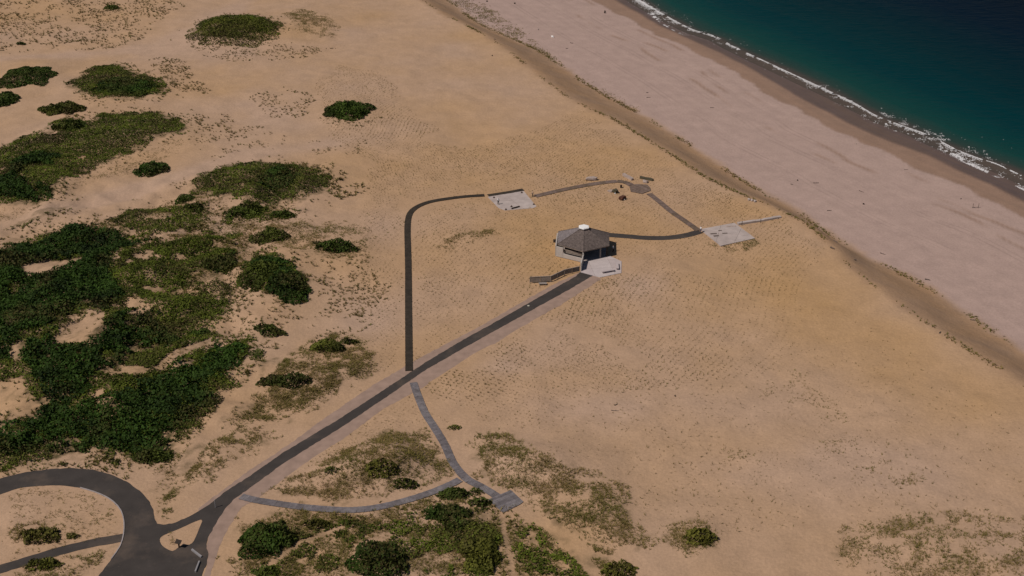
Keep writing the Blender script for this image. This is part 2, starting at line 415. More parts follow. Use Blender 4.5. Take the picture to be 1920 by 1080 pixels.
MOTTLE = [  # mottled beach grass: polygon, density per m2, height, greenness
 ([(480,690),(560,650),(600,628),(650,620),(700,648),(710,675),(690,705),(640,732),(590,762),(540,792),(470,850),(410,890),(350,915),(320,940),(300,970),(298,900),(350,850),(400,820),(430,780),(470,760)], 8, .5, .65),
 ([(480,920),(560,880),(620,850),(680,828),(740,806),(800,808),(842,850),(855,882),(800,902),(700,932),(650,942),(560,936)], 7, .5, .55),
 ([(450,978),(560,950),(700,962),(850,905),(930,962),(960,985),(1040,1040),(1100,1085),(440,1085)], 6, .5, .6),
 ([(870,810),(960,808),(1012,850),(1100,878),(1160,918),(1178,960),(1200,1000),(1245,1010),(1180,1032),(1100,1012),(1000,960),(950,930),(900,890)], 6.5, .5, .5),
 ([(1250,985),(1300,975),(1345,995),(1340,1025),(1290,1045),(1255,1025)], 6, .5, .6),
 ([(1585,985),(1660,976),(1720,965),(1800,958),(1900,965),(1990,980),(1990,1090),(1590,1090),(1565,1035)], 5.5, .45, .45),
 ([(960,990),(1010,985),(1080,1040),(1150,1050),(1180,1085),(1060,1085)], 6, .5, .6),
 ([(812,462),(830,448),(880,433),(925,428),(935,436),(910,450),(860,462),(825,468)], 6, .45, .55),
 ([(530,25),(560,14),(610,25),(632,45),(630,75),(560,60)], 4.0, .4, .45),
 ([(430,420),(560,410),(650,420),(700,440),(695,470),(660,490),(600,480),(560,470),(480,460),(430,450)], 4, .45, .5),
 ([(330,450),(420,430),(480,450),(470,480),(400,520),(330,560),(270,570),(240,540)], 4, .4, .5),
 ([(170,420),(300,380),(420,370),(560,390),(480,420),(330,450),(250,450)], 3.5, .4, .5),
 ([(-60,400),(8,390),(130,340),(240,300),(330,255),(360,260),(300,310),(150,350),(60,400),(-60,430)], 2.2, .35, .5),
 ([(10,925),(60,915),(130,915),(190,935),(220,965),(215,1000),(100,1030),(10,1055)], 2.6, .4, .5),
 ([(15,985),(60,975),(110,995),(105,1015),(60,1025),(20,1020)], 7, .55, .7),
 ([(40,1060),(120,1042),(205,1030),(190,1060),(150,1085),(20,1085)], 5, .5, .65),
 ([(280,870),(340,840),(400,800),(430,830),(400,880),(350,920),(300,960),(290,930)], 3.2, .45, .5),
 ([(300,950),(325,955),(340,968),(320,976),(302,974)], 8, .5, .7),
 ([(305,1003),(322,1000),(335,1012),(330,1022),(310,1022)], 6, .45, .5),
 ([(1352,461),(1416,447),(1425,455),(1400,470),(1360,475)], 4, .45, .65),
 ([(1325,445),(1350,461),(1345,470),(1315,455)], 2.5, .4, .6),
 ([(880,0),(930,20),(985,60),(1050,112),(1040,116),(960,72),(900,44),(838,0)], 1.8, .5, .6),
 ([(1100,148),(1150,175),(1210,208),(1195,212),(1120,172)], 1.4, .45, .6),
 ([(1115,525),(1165,515),(1180,520),(1170,535),(1120,545)], 2.0, .4, .6),
 ([(440,780),(520,735),(600,700),(620,720),(560,770),(480,820)], 4.5, .5, .6),
 ([(1500,690),(1560,740),(1600,790),(1580,800),(1500,760),(1420,745),(1440,715)], 1.1, .4, .5),
 ([(1540,825),(1610,820),(1600,860),(1545,850)], 1.6, .42, .5),
 ([(1590,870),(1700,850),(1750,905),(1700,915),(1640,900)], 2.4, .45, .5),
 ([(1360,845),(1430,840),(1440,870),(1370,870)], 1.6, .4, .5),
]
SPOTS = [  # sparse dot patches: polygon, density, size
 ([(-60,0),(320,0),(352,10),(300,35),(262,80),(200,92),(100,95),(-60,100)], .55, 1.25),
 ([(270,108),(340,110),(362,140),(392,175),(340,182),(312,150)], 1.1, 1.1),
 ([(350,75),(430,78),(520,75),(600,90),(640,90),(560,112),(430,116),(370,100)], .8, 1.0),
 ([(350,205),(430,215),(440,245),(370,250)], .6, 1.3),
 ([(560,305),(620,312),(670,335),(690,360),(640,375),(610,360)], .8, 1.6),
 ([(470,180),(540,160),(590,180),(580,215),(500,225)], .8, 1.1),
 ([(350,260),(480,235),(540,255),(520,285),(400,300)], .6, 1.0),
 ([(580,265),(640,275),(700,262),(660,290),(590,290)], .8, 1.0),
 ([(560,600),(640,560),(700,600),(640,640),(580,640)], .8, 1.0),
 ([(600,480),(680,480),(730,540),(700,600),(620,590)], 1.2, .9),
 ([(440,560),(520,570),(580,600),(540,660),(480,650)], .9, 1.0),
 ([(590,215),(650,228),(710,222),(690,240),(620,235)], .8, 1.2),
]
PLANTED = [  # rows of planted beach grass: polygon, density factor, size
 ([(640,120),(700,130),(760,200),(860,280),(990,250),(1080,205),(1150,240),(1290,330),(1390,380),(1490,420),(1540,470),(1480,560),(1500,640),(1450,700),(1300,720),(1100,740),(1000,800),(880,790),(840,750),(790,725),(900,662),(1130,520),(1090,500),(1000,555),(780,675),(775,440),(800,390),(900,375),(755,370),(700,300),(620,260),(600,160)], 1.0, 1.0),
 ([(700,300),(755,380),(752,690),(700,700),(690,620),(650,480),(680,380)], 0.9, 1.0),
 ([(640,820),(720,760),(800,720),(815,800),(760,800),(680,828),(560,885),(500,915),(480,915),(560,868)], 1.0, 1.15),
 ([(1000,800),(1100,740),(1450,700),(1600,760),(1800,900),(1870,960),(1560,980),(1350,1000),(1200,990),(1150,910),(1010,845)], 0.38, 0.9),
 ([(1480,560),(1600,600),(1870,760),(1990,830),(1990,980),(1800,900),(1600,760),(1450,700),(1500,640)], 0.22, 0.85),
 ([(800,680),(900,625),(1000,570),(1010,555),(780,672),(778,690)], 0.6, 1.0),
 ([(800,720),(890,668),(960,640),(1000,690),(940,740),(850,760)], 1.1, 1.35),
]
DENSE_W = [gpoly(p) for p in DENSE]
HOLES_W = [gpoly(p) for p in HOLES]
COVER_W = [(gpoly(p), d) for p, d in COVER]

# ------------------------------------------------------------------ the ground: one sheet
def axis(a, b, step, far):
    mid = np.arange(a, b + step * .5, step)
    g = [step * 1.5]
    while sum(g) < far: g.append(g[-1] * 1.45)
    out = np.cumsum(g)
    return np.r_[a - out[::-1], mid, mid[-1] + out]
STEP = 0.85
gx = axis(-215, 255, STEP, 9000); gy = axis(128, 520, STEP, 12000)
X, Y = np.meshgrid(gx, gy)
shape = X.shape
x, y = X.ravel(), Y.ravel()
z = H(x, y)
nx_, ny_ = shape[1], shape[0]
idx = np.arange(nx_ * ny_).reshape(shape)
quad = np.stack([idx[:-1, :-1], idx[:-1, 1:], idx[1:, 1:], idx[1:, :-1]], -1).reshape(-1, 4)
wx = x + (fbm(x, y, .3, 3, 21) - .5) * 5; wy = y + (fbm(x, y, .3, 3, 22) - .5) * 5
litter = np.zeros_like(x)
for P in DENSE_W: litter = np.maximum(litter, inside(wx, wy, P) * 1.0)
for P in HOLES_W: litter = np.where(inside(wx, wy, P), 0, litter)
for P, d in COVER_W: litter = np.maximum(litter, inside(wx, wy, P) * d * .75 * (fbm(x, y, .5, 2, 4) > 1 - d * .95))
for p, dn, hg, gr in MOTTLE:
    if dn > 3: litter = np.maximum(litter, inside(wx, wy, gpoly(p)) * .085 * dn * sstep(.42, .66, fbm(x, y, .5, 4, 160) + .45 * (fbm(x, y, .1, 2, 161) - .5)))
dW, _ = seg_dist(x, y, WET, signed=True); dD, aD = seg_dist(x, y, DAMP, signed=True)
dB, _ = seg_dist(x, y, BASE, signed=True); dC, _ = seg_dist(x, y, CREST, signed=True); dK, aK = seg_dist(x, y, BREAK, signed=True)
jag = (fbm(aD, dD, .09, 4, 31) - .5) * 7
damp = sstep(-0.6, 0.8, dD + jag)
for off_, sd_ in ((5, 37), (11, 38), (17, 39)):
    wr = np.exp(-((dD + off_ + (fbm(aD, dD * 0, .03, 4, sd_) - .5) * 9) / .8) ** 2) * sstep(.5, .62, fbm(aD, dD, .06, 3, sd_ + 5))
    damp = np.maximum(damp, .75 * wr)
wet = sstep(-1.2, 1.0, dW + (fbm(aD, dD * .2, .05, 3, 33) - .5) * 3)
beach = sstep(-1.5, 2.5, dB + (fbm(x, y, .25, 3, 35) - .5) * 3)
scarp = sstep(-2.5, 1.5, dC + (fbm(x, y, .3, 3, 36) - .5) * 3) * (1 - beach)
def blob(px, py, hw, hh):
    a, b = flat(px, py); s = pscale(px, py); d = dep(px, py)
    return np.exp(-(((x - a) * s / hw) ** 2 + ((y - b) * s * math.sin(d) / hh) ** 2))
orange = blob(1500, 540, 150, 80) + .9 * blob(1650, 660, 160, 70) + .8 * blob(920, 70, 60, 25) + .6 * blob(1150, 450, 260, 100) + .5 * blob(1000, 300, 250, 60) + .6 * blob(1040, 500, 80, 40) + .9 * blob(1420, 395, 90, 30)
grey = .8 * blob(1200, 535, 50, 25) + .9 * blob(690, 590, 60, 40) + .7 * blob(940, 690, 40, 14) + .55 * blob(560, 220, 160, 50) + .8 * blob(1150, 760, 300, 40) + .7 * blob(1560, 880, 260, 50) + .5 * blob(800, 120, 150, 90) + .6 * blob(360, 100, 160, 25)
for L_ in ([(-40,445),(100,400),(240,362),(330,338),(450,296),(620,272)], [(-40,110),(150,101),(300,88),(420,40),(480,-20)]):
    grey = grey + .8 * np.exp(-(seg_dist(x, y, flatline(L_)) / 5) ** 2)
tone = np.clip(.42 + .5 * orange - .5 * grey + (fbm(x, y, .05, 4, 41) - .5) * .9, 0, 1)
GROUND_ATTR = {'mask': np.stack([damp, wet, litter, tone], 1), 'mask2': np.stack([beach, scarp, np.clip(1 - np.abs(dC) / 3, 0, 1)], 1),
               'shore': np.stack([aD * .01, dD * .01, np.zeros_like(x)], 1)}

def sand_material():
    m = bpy.data.materials.new('sand'); m.use_nodes = True
    nt = m.node_tree; N = nt.nodes; L = nt.links; b = N['Principled BSDF']
    def attr(n):
        a = N.new('ShaderNodeAttribute'); a.attribute_name = n; s = N.new('ShaderNodeSeparateColor')
        L.new(a.outputs['Color'], s.inputs[0]); return a, s
    a1, m1 = attr('mask'); a2, m2 = attr('mask2'); a3, sh = attr('shore')
    tc = N.new('ShaderNodeTexCoord')
    def noise(scale, detail=5, vec=None, rough=.55):
        n = N.new('ShaderNodeTexNoise'); n.inputs['Scale'].default_value = scale; n.inputs['Detail'].default_value = detail; n.inputs['Roughness'].default_value = rough
        L.new(vec or tc.outputs['Object'], n.inputs['Vector']); return n.outputs['Fac']
    def mix(f, A, B, mode='MIX'):
        n = N.new('ShaderNodeMix'); n.data_type = 'RGBA'; n.blend_type = mode
        if isinstance(f, float): n.inputs[0].default_value = f
        else: L.new(f, n.inputs[0])
        for s, q in ((6, A), (7, B)):
            if isinstance(q, tuple): n.inputs[s].default_value = q + (1,)
            else: L.new(q, n.inputs[s])
        return n.outputs[2]
    def rng_(f, a, b_, c=0.0, d=1.0):
        n = N.new('ShaderNodeMapRange'); L.new(f, n.inputs[0])
        for i, q in enumerate((a, b_, c, d)): n.inputs[i + 1].default_value = q
        return n.outputs[0]
    def mul(f, g):
        n = N.new('ShaderNodeMath'); n.operation = 'MULTIPLY'
        for i, q in enumerate((f, g)):
            if isinstance(q, float): n.inputs[i].default_value = q
            else: L.new(q, n.inputs[i])
        return n.outputs[0]
    dry = mix(a1.outputs['Alpha'], SAND_GREY, SAND_ORANGE)
    # beach streaks along the shore
    sc = N.new('ShaderNodeMapping'); sc.inputs['Scale'].default_value = (1.6, 40, 1); L.new(a3.outputs['Color'], sc.inputs[0])
    st = noise(1.0, 6, sc.outputs[0], .6)
    bch = mix(rng_(st, .3, .7), SAND_BEACH_A, SAND_BEACH_B)
    col = mix(m2.outputs[1], dry, mix(rng_(noise(.09), .35, .65), SAND_SCARP, SAND_SCARP2))
    # wheel tracks along the beach
    wn_ = N.new('ShaderNodeTexNoise'); wn_.inputs['Scale'].default_value = 1.3; wn_.inputs['Detail'].default_value = 2
    cb = N.new('ShaderNodeCombineXYZ'); sx_ = N.new('ShaderNodeSeparateXYZ'); L.new(a3.outputs['Vector'], sx_.inputs[0])
    L.new(sx_.outputs[0], cb.inputs[0]); L.new(cb.outputs[0], wn_.inputs['Vector'])
    wander = rng_(wn_.outputs['Fac'], 0, 1, -.06, .06)
    for d0 in (-.11, -.128, -.205, -.223, -.33, -.347):
        a_ = N.new('ShaderNodeMath'); a_.operation = 'ADD'; L.new(sx_.outputs[1], a_.inputs[0]); L.new(wander, a_.inputs[1])
        b_ = N.new('ShaderNodeMath'); b_.operation = 'SUBTRACT'; L.new(a_.outputs[0], b_.inputs[0]); b_.inputs[1].default_value = d0
        c_ = N.new('ShaderNodeMath'); c_.operation = 'ABSOLUTE'; L.new(b_.outputs[0], c_.inputs[0])
        bch = mix(mul(rng_(c_.outputs[0], .0, .0045, .5, 0.0), rng_(noise(.05, 3), .4, .6)), bch, (.27, .195, .17))
    col = mix(m2.outputs[0], col, bch)
    col = mix(m1.outputs[0], col, mix(rng_(st, .35, .65), SAND_DAMP, SAND_DAMP2))
    col = mix(m1.outputs[1], col, mix(rng_(st, .3, .7), SAND_WET, SAND_WET2))
    col = mix(mul(m1.outputs[2], rng_(noise(.7), .3, .55)), col, mix(rng_(noise(1.3), .35, .65), LITTER_A, LITTER_B))
    # fine grain and blotches
    g = rng_(noise(2.2, 8, None, .7), .3, .7, .86, 1.12)
    g2 = rng_(noise(.22, 4), .3, .7, .93, 1.07)
    gm = N.new('ShaderNodeCombineColor')
    gg = mul(g, g2)
    for i in range(3): L.new(gg, gm.inputs[i])
    col = mix(1.0, col, gm.outputs[0], 'MULTIPLY')
    L.new(col, b.inputs['Base Color'])
    L.new(rng_(m1.outputs[1], 0, 1, .95, .42), b.inputs['Roughness'])
    b.inputs['Specular IOR Level'].default_value = .2
    bp = N.new('ShaderNodeBump'); bp.inputs['Strength'].default_value = .7; bp.inputs['Distance'].default_value = .16
    hsum = N.new('ShaderNodeMath'); hsum.operation = 'ADD'
    L.new(noise(1.1, 6, None, .65), hsum.inputs[0]); L.new(mul(noise(.33, 3), 2.0), hsum.inputs[1])
    damped = mul(mul(hsum.outputs[0], rng_(m1.outputs[0], 0, 1, 1, .12)), rng_(m2.outputs[0], 0, 1, 1, .45))
    L.new(damped, bp.inputs['Height']); L.new(bp.outputs[0], b.inputs['Normal'])
    return m
SAND_GREY = (.410, .282, .202); SAND_ORANGE = (.402, .250, .124)
SAND_BEACH_A = (.366, .264, .230); SAND_BEACH_B = (.396, .288, .250)
SAND_SCARP = (.345, .215, .125); SAND_SCARP2 = (.315, .205, .132)
SAND_DAMP = (.272, .176, .128); SAND_DAMP2 = (.245, .162, .120)
SAND_WET = (.105, .074, .068); SAND_WET2 = (.135, .090, .066)
LITTER_A = (.085, .066, .030); LITTER_B = (.16, .112, .060)
ground = big_mesh('ground', np.c_[x, y, z], quad, sand_material(), smooth_=True, attrs=GROUND_ATTR)
tag(ground, kind='structure')

# ------------------------------------------------------------------ the sea
keep = (dK > -14)
fq = quad[keep[quad].any(1)]
used = np.unique(fq); remap = np.full(len(x), -1); remap[used] = np.arange(len(used))
sx, sy, sk, sa = x[used], y[used], dK[used], aK[used]
sz = np.full(len(used), SEA)
crestn = fbm(sa, sk * 0, .05, 3, 51)
sz = sz + .38 * np.exp(-((sk - .5) / 1.5) ** 2) * sstep(.3, .6, crestn)
for (off, amp, wd) in ((11, .16, 2.6), (24, .13, 3.2), (41, .11, 3.6), (60, .1, 4.5), (84, .1, 5)):
    cc = sk - off - (fbm(sa, sk * 0, .02, 3, int(off)) - .5) * 9
    sz = sz + amp * np.exp(-(cc / wd) ** 2)
sz = sz + (fbm(sx, sy, .35, 2, 52) - .5) * .16 * sstep(0, 6, sk)
depth = np.clip(sk, 0, None)
def sea_material():
    m = bpy.data.materials.new('sea_water'); m.use_nodes = True
    nt = m.node_tree; N = nt.nodes; L = nt.links; b = N['Principled BSDF']
    a = N.new('ShaderNodeAttribute'); a.attribute_name = 'depth'
    s = N.new('ShaderNodeSeparateColor'); L.new(a.outputs['Color'], s.inputs[0])
    tc = N.new('ShaderNodeTexCoord')
    n0 = N.new('ShaderNodeTexNoise'); n0.inputs['Scale'].default_value = .035; n0.inputs['Detail'].default_value = 5
    L.new(tc.outputs['Object'], n0.inputs['Vector'])
    ad = N.new('ShaderNodeMath'); ad.operation = 'MULTIPLY_ADD'; ad.inputs[1].default_value = .05; ad.inputs[2].default_value = -.025
    L.new(n0.outputs['Fac'], ad.inputs[0])
    su = N.new('ShaderNodeMath'); su.operation = 'ADD'; L.new(s.outputs[0], su.inputs[0]); L.new(ad.outputs[0], su.inputs[1])
    r = N.new('ShaderNodeValToRGB'); e = r.color_ramp.elements
    e[0].position = 0.0; e[0].color = (.085, .068, .058, 1)
    e[1].position = 1.0; e[1].color = (.0003, .003, .010, 1)
    for p, c in ((.012, (.062, .056, .050, 1)), (.030, (.026, .048, .042, 1)), (.075, (.006, .047, .043, 1)), (.20, (.0004, .030, .036, 1)), (.42, (.0003, .018, .025, 1)), (.7, (.0002, .007, .018, 1))):
        q = e.new(p); q.color = c
    L.new(su.outputs[0], r.inputs[0])
    L.new(r.outputs[0], b.inputs['Base Color'])
    b.inputs['Roughness'].default_value = .25; b.inputs['IOR'].default_value = 1.12
    b.inputs['Specular IOR Level'].default_value = .08
    mp = N.new('ShaderNodeMapping'); mp.inputs['Rotation'].default_value = (0, 0, R(-12)); mp.inputs['Scale'].default_value = (.34, 1.0, 1); L.new(tc.outputs['Object'], mp.inputs[0])
    w1 = N.new('ShaderNodeTexNoise'); w1.inputs['Scale'].default_value = .55; w1.inputs['Detail'].default_value = 7; w1.inputs['Roughness'].default_value = .62
    L.new(mp.outputs[0], w1.inputs['Vector'])
    bp = N.new('ShaderNodeBump'); bp.inputs['Strength'].default_value = .9; bp.inputs['Distance'].default_value = .7
    L.new(w1.outputs['Fac'], bp.inputs['Height']); L.new(bp.outputs[0], b.inputs['Normal'])
    return m
sea = big_mesh('sea', np.c_[sx, sy, sz], remap[fq], sea_material(), smooth_=True, attrs={'depth': np.stack([np.clip(sk / 150., 0, 1)] * 3, 1)})
tag(sea, kind='structure')

# ------------------------------------------------------------------ sheets: road, paths, verges
def resheet(name, polys, zlev, m, jag=0.06, holes=(), step=.5):
    """a ground sheet cut from outlines surveyed in the photo; edges crumble slightly"""
    P = resample(np.vstack([polys, polys[:1]]), step)[:-1]
    P = P + (np.stack([fbm(P[:, 0], P[:, 1], 1.6, 2, 61), fbm(P[:, 0], P[:, 1], 1.6, 2, 62)], 1) - .5) * 2 * jag
    bm = bmesh.new()
    loops = [P] + [resample(np.vstack([h, h[:1]]), step)[:-1] for h in holes]
    es = []
    for lp in loops:
        vs = [bm.verts.new((a, c, zlev)) for a, c in lp]
        es += [bm.edges.new((vs[i], vs[(i + 1) % len(vs)])) for i in range(len(vs))]
    bmesh.ops.triangle_fill(bm, use_beauty=True, use_dissolve=False, edges=es)
    for f in bm.faces:
        if f.normal.z < 0: f.normal_flip()
    me = bpy.data.meshes.new(name); bm.to_mesh(me); bm.free(); me.materials.append(m)
    o = link(bpy.data.objects.new(name, me)); tag(o, kind='structure'); return o
def strip(name, L, w, zlev, m, jag=.05, step=.6):
    L = spline(L, step); d = np.gradient(L, axis=0); d /= np.hypot(d[:, 0], d[:, 1])[:, None]
    n = np.c_[-d[:, 1], d[:, 0]]
    wl = w / 2 + (fbm(L[:, 0], L[:, 1], 1.1, 2, 63) - .5) * 2 * jag; wr = w / 2 + (fbm(L[:, 0], L[:, 1], 1.1, 2, 64) - .5) * 2 * jag
    a, c = L + n * wl[:, None], L - n * wr[:, None]
    v = [(p[0], p[1], zlev) for p in a] + [(p[0], p[1], zlev) for p in c]; k = len(a)
    o = mesh(name, v, [(i, i + k, i + k + 1, i + 1) for i in range(k - 1)], m); tag(o, kind='structure'); return o
verge = [(1090,509),(1045,530),(1000,554),(900,612),(800,664),(762,686),(700,722),(600,790),(540,835),(470,880),(400,932),(385,948),(420,960),(470,925),(560,870),(650,805),(760,735),(900,650),(1050,560),(1108,524)]
resheet('gravel_verge', flatline([(1090,509),(1045,530),(1000,554),(900,612),(800,664),(762,686),(700,722),(600,790),(540,835),(470,880),(400,932),(372,955),(396,995),(388,1022),(391,1045),(382,1085),(393,1085),(402,1050),(417,1010),(432,985),(452,952),(482,935),(560,880),(640,826),(720,766),(780,734),(830,704),(900,662),(1000,600),(1050,573),(1128,523)]), .012, M_GRAVEL, .22)
loop_outer = [(-70,925),(7,895),(50,885),(100,879),(140,877.5),(175,881),(210,890),(240,905),(265,922),(280,940),(287.5,957),(291,975),(296,982),(307,984),(325,981),(350,971),(375,957),(400,940.5)]
path_up = [(420,923),(460,898),(531,848.5),(642,782),(720,731),(800,678),(870,636.5),(955,589),(1041,540),(1078,519),(1088,510),(1112,516.5)]
path_lo = [(1071,541),(975,594),(880,647),(800,692.5),(725,744),(642,800),(531,869),(470,914),(440,935),(425,950),(412,970),(400,990),(391,1006),(387,1022),(391,1040),(388,1058),(381,1072),(377,1090),(372,1130)]
loop_inner = [(160,1130),(185,1080),(210,1047),(225,1025),(232,1000),(232,975),(225,955),(207,937),(180,924),(150,915),(112,910),(75,911),(37,915),(10,924),(-70,952)]
island = [(381,973),(365,978),(340,990),(315,1000),(300,1007),(299,1015),(305,1025),(322,1034),(328,1032),(338,1023),(345,1022),(360,1021),(368,1005),(375,987)]
isl = smooth(flatline(island), 1, closed=True)
resheet('asphalt_road', flatline(loop_outer + path_up + path_lo + loop_inner), .024, M_ASPH, .13, holes=[isl])
strip('asphalt_side_path', flatline([(233,1008),(200,1014),(170,1019),(100,1037),(10,1064.5),(-60,1086)]), 2.1, .018, M_ASPH, .12)
strip('asphalt_back_path', flatline([(1098,436),(1142,440.5),(1180,443.5),(1210,446),(1250,446),(1285,441.5),(1313,434)]), 2.25, .024, M_ASPH, .08)
strip('sandy_foot_trail', flatline([(985,965),(1020,985),(1060,1012),(1100,1045),(1150,1090)]), 1.4, -5.0, M_GRAVEL) if False else None
# kerb stones along the inside of the loop
kl = spline(flatline([(150,914.6),(180,923.6),(207,936.6),(225,954.6),(232,975),(232,1000),(225,1025),(209,1048)]), 1.5)
kerb = empty('kerb', (kl[0][0], kl[0][1], 0)); tag(kerb, kind='structure')
for i in range(len(kl) - 1):
    b = MB(); p, q = Vector((*kl[i], 0)), Vector((*kl[i + 1], 0)); g = (q - p).normalized() * .012
    o0 = Vector((kl[0][0], kl[0][1], 0))
    b.bar(p + g - o0, q - g - o0, .17, .13); b.build('kerb_stone', M_KERB, kerb)

# ------------------------------------------------------------------ boardwalks
def boardwalk(name, L, w, m, sec=1.25, zt=.13, cross=True, plank=.16):
    """sections of cross planks on two bearers; each section is a part, following the way's bends"""
    L = spline(L, sec); o0 = Vector((L[0][0], L[0][1], 0))
    root = empty(name, o0); tag(root, kind='structure')
    for i in range(len(L) - 1):
        a, c = Vector((*L[i], 0)) - o0, Vector((*L[i + 1], 0)) - o0
        d = (c - a); ln = d.length; d.normalize(); n = Vector((-d.y, d.x, 0)); b = MB()
        k = max(3, int(ln / plank)); dz = random.uniform(-.008, .012)
        for j in range(k):
            p = a + d * (ln * (j + .06) / k); q = a + d * (ln * (j + .94) / k)
            e = random.uniform(-.03, .03); hw = w / 2
            z1 = zt + dz + random.uniform(-.006, .006)
            b.add([p - n * (hw + e) + Vector((0, 0, z1 - .04)), q - n * (hw + e) + Vector((0, 0, z1 - .04)), q + n * (hw + e) + Vector((0, 0, z1 - .04)), p + n * (hw + e) + Vector((0, 0, z1 - .04)),
                   p - n * (hw + e) + Vector((0, 0, z1)), q - n * (hw + e) + Vector((0, 0, z1)), q + n * (hw + e) + Vector((0, 0, z1)), p + n * (hw + e) + Vector((0, 0, z1))],
                  [(0, 1, 2, 3), (7, 6, 5, 4), (4, 5, 1, 0), (5, 6, 2, 1), (6, 7, 3, 2), (7, 4, 0, 3)])
        for s in (-1, 1):
            b.bar(a + n * s * (w / 2 - .12) + Vector((0, 0, -.03)), c + n * s * (w / 2 - .12) + Vector((0, 0, -.03)), .08, zt + .03 - .05)
        mm = random.choice(m) if isinstance(m, list) else m
        b.build('walk_section', mm, root)
    return root
GW = [M_GREYWOOD, mat('weathered_wood_b', (.175, .158, .165), .85, .25, 1.2, .2, 12), mat('weathered_wood_c', (.135, .12, .126), .85, .25, 1.2, .2, 12)]
BW = [M_BROWNWOOD, mat('brown_wood_b', (.165, .118, .10), .85, .25, 1.2, .2, 12), mat('brown_wood_c', (.135, .096, .072), .85, .25, 1.2, .2, 12)]
DWm = [M_DARKWALK, mat('dark_planks_b', (.039, .030, .022), .85, .25, 1.0, .2, 10)]
boardwalk('boardwalk', flatline([(775,718),(784,744),(797,775),(815,803),(833,833),(848,866),(864,888)]), 1.45, GW)
boardwalk('boardwalk', flatline([(452,931.5),(480,938.5),(540,948),(600,954.5),(660,957),(710,951.5),(760,939.5),(810,923.5),(850,906.5),(862,900)]), 1.5, GW)
boardwalk('boardwalk', flatline([(864,888),(878,901),(900,912),(922,925),(934,933)]), 1.55, GW)
boardwalk('boardwalk', flatline([(1003,368.5),(1020,364.5),(1050,357.5),(1080,351.3),(1105,346.7),(1130,343),(1155,340.4),(1167,341),(1176,343.5),(1184,348)]), 1.75, BW, 1.6)
boardwalk('boardwalk', flatline([(1217,363.5),(1238,380),(1259,397.5),(1283,414),(1310,433)]), 1.55, BW, 1.6)
boardwalk('dark_boardwalk', flatline([(767,696),(766.5,640),(766,580),(765.5,500),(764,440),(764.5,418),(768,402),(777,391.5),(792,383.5),(812,377.5),(850,371.5),(880,368.3),(908,366.7)]), 1.45, DWm, 1.6)
boardwalk('dark_boardwalk', flatline([(915,367.2),(935,364),(960,360),(981,355.8)]), 1.35, DWm, 1.6)
def deck(name, corners, m, along, zt=.15, w=.2):
    """platform of long boards cut to the outline; each board is a part"""
    P = flatline(corners); c0 = P.mean(0); root = empty(name, (c0[0], c0[1], 0)); tag(root, kind='structure')
    Q = P - c0; d = np.array(along, float); d /= np.hypot(*d); n = np.array([-d[1], d[0]])
    u, v = Q @ d, Q @ n
    k = int((v.max() - v.min()) / w); vs = np.linspace(v.min(), v.max(), k + 1)
    for i in range(k):
        lo, hi = vs[i] + .012, vs[i + 1] - .012
        def span(t):
            xs = []
            for j in range(len(Q)):
                a, b_ = (u[j], v[j]), (u[(j + 1) % len(Q)], v[(j + 1) % len(Q)])
                if (a[1] - t) * (b_[1] - t) <= 0 and abs(a[1] - b_[1]) > 1e-9: xs.append(a[0] + (t - a[1]) / (b_[1] - a[1]) * (b_[0] - a[0]))
            return (min(xs), max(xs)) if len(xs) > 1 else None
        s0, s1 = span(lo), span(hi)
        if not s0 or not s1: continue
        pts = [d * s0[0] + n * lo, d * s0[1] + n * lo, d * s1[1] + n * hi, d * s1[0] + n * hi]
        h = zt + random.uniform(-.01, .012)
        MB().prism([tuple(p) for p in pts], h - .05, h).build('board', random.choice(m), root)
    for t in (.2, .5, .8):
        vv = v.min() + .3, v.max() - .3
        mid = (u.min() + u.max()) / 2 * 0 + u.min() + (u.max() - u.min()) * t
        MB().bar((*(d * mid * .6 + n * vv[0] * .6), -.03), (*(d * mid * .6 + n * vv[1] * .6), -.03), .1, .12).build('joist', m[0], root)
    return root
A = flatline([(914.8,937.7),(958,920)])
deck('wood_deck', [(914.8,937.7),(958,920),(982.6,942.8),(942.9,962.7)], GW, A[1] - A[0], w=.27)
A = flatline([(1192,346),(1216,358)])
deck('wood_platform', [(1180,350),(1192,346),(1213,347),(1219,352),(1220,358),(1204,364),(1182.5,360)], BW, A[1] - A[0], w=.3)

# ------------------------------------------------------------------ foliage builders
def leaves(P, Nrm, S, tint):
    """one four-cornered leaf clump per point"""
    k = len(P)
    r = rng.normal(size=(k, 3)); t = np.cross(Nrm, r); t /= np.linalg.norm(t, axis=1)[:, None] + 1e-9
    b = np.cross(Nrm, t); b /= np.linalg.norm(b, axis=1)[:, None] + 1e-9
    s = S[:, None]
    a = rng.uniform(.35, .6, (k, 1))
    V = np.stack([P - t * s * .5, P - b * s * a, P + t * s * .5 + Nrm * s * .12, P + b * s * a], 1).reshape(-1, 3)
    return V, np.arange(4 * k).reshape(-1, 4), np.repeat(tint, 4, 0)
def palette(k, px, py, base, spread=.35, clump=.22, seed=0):
    c = np.array(base)[None] * (1 + spread * (rng.random((k, 1)) - .5) * 1.6) * (1 + 1.5 * (fbm(px, py, clump, 3, 70 + seed)[:, None] - .5))
    yel = sstep(.5, .68, fbm(px, py, .11, 4, 80)[:, None]) * rng.random((k, 1))
    c = c * (1 - yel) + yel * np.array([[.060, .050, .015]]) * rng.uniform(.6, 1.3, (k, 1))
    return np.clip(c, .004, .4)
D_GREEN = (.021, .044, .005); M_GREEN = (.072, .092, .010); O_GREEN = (.115, .105, .018)
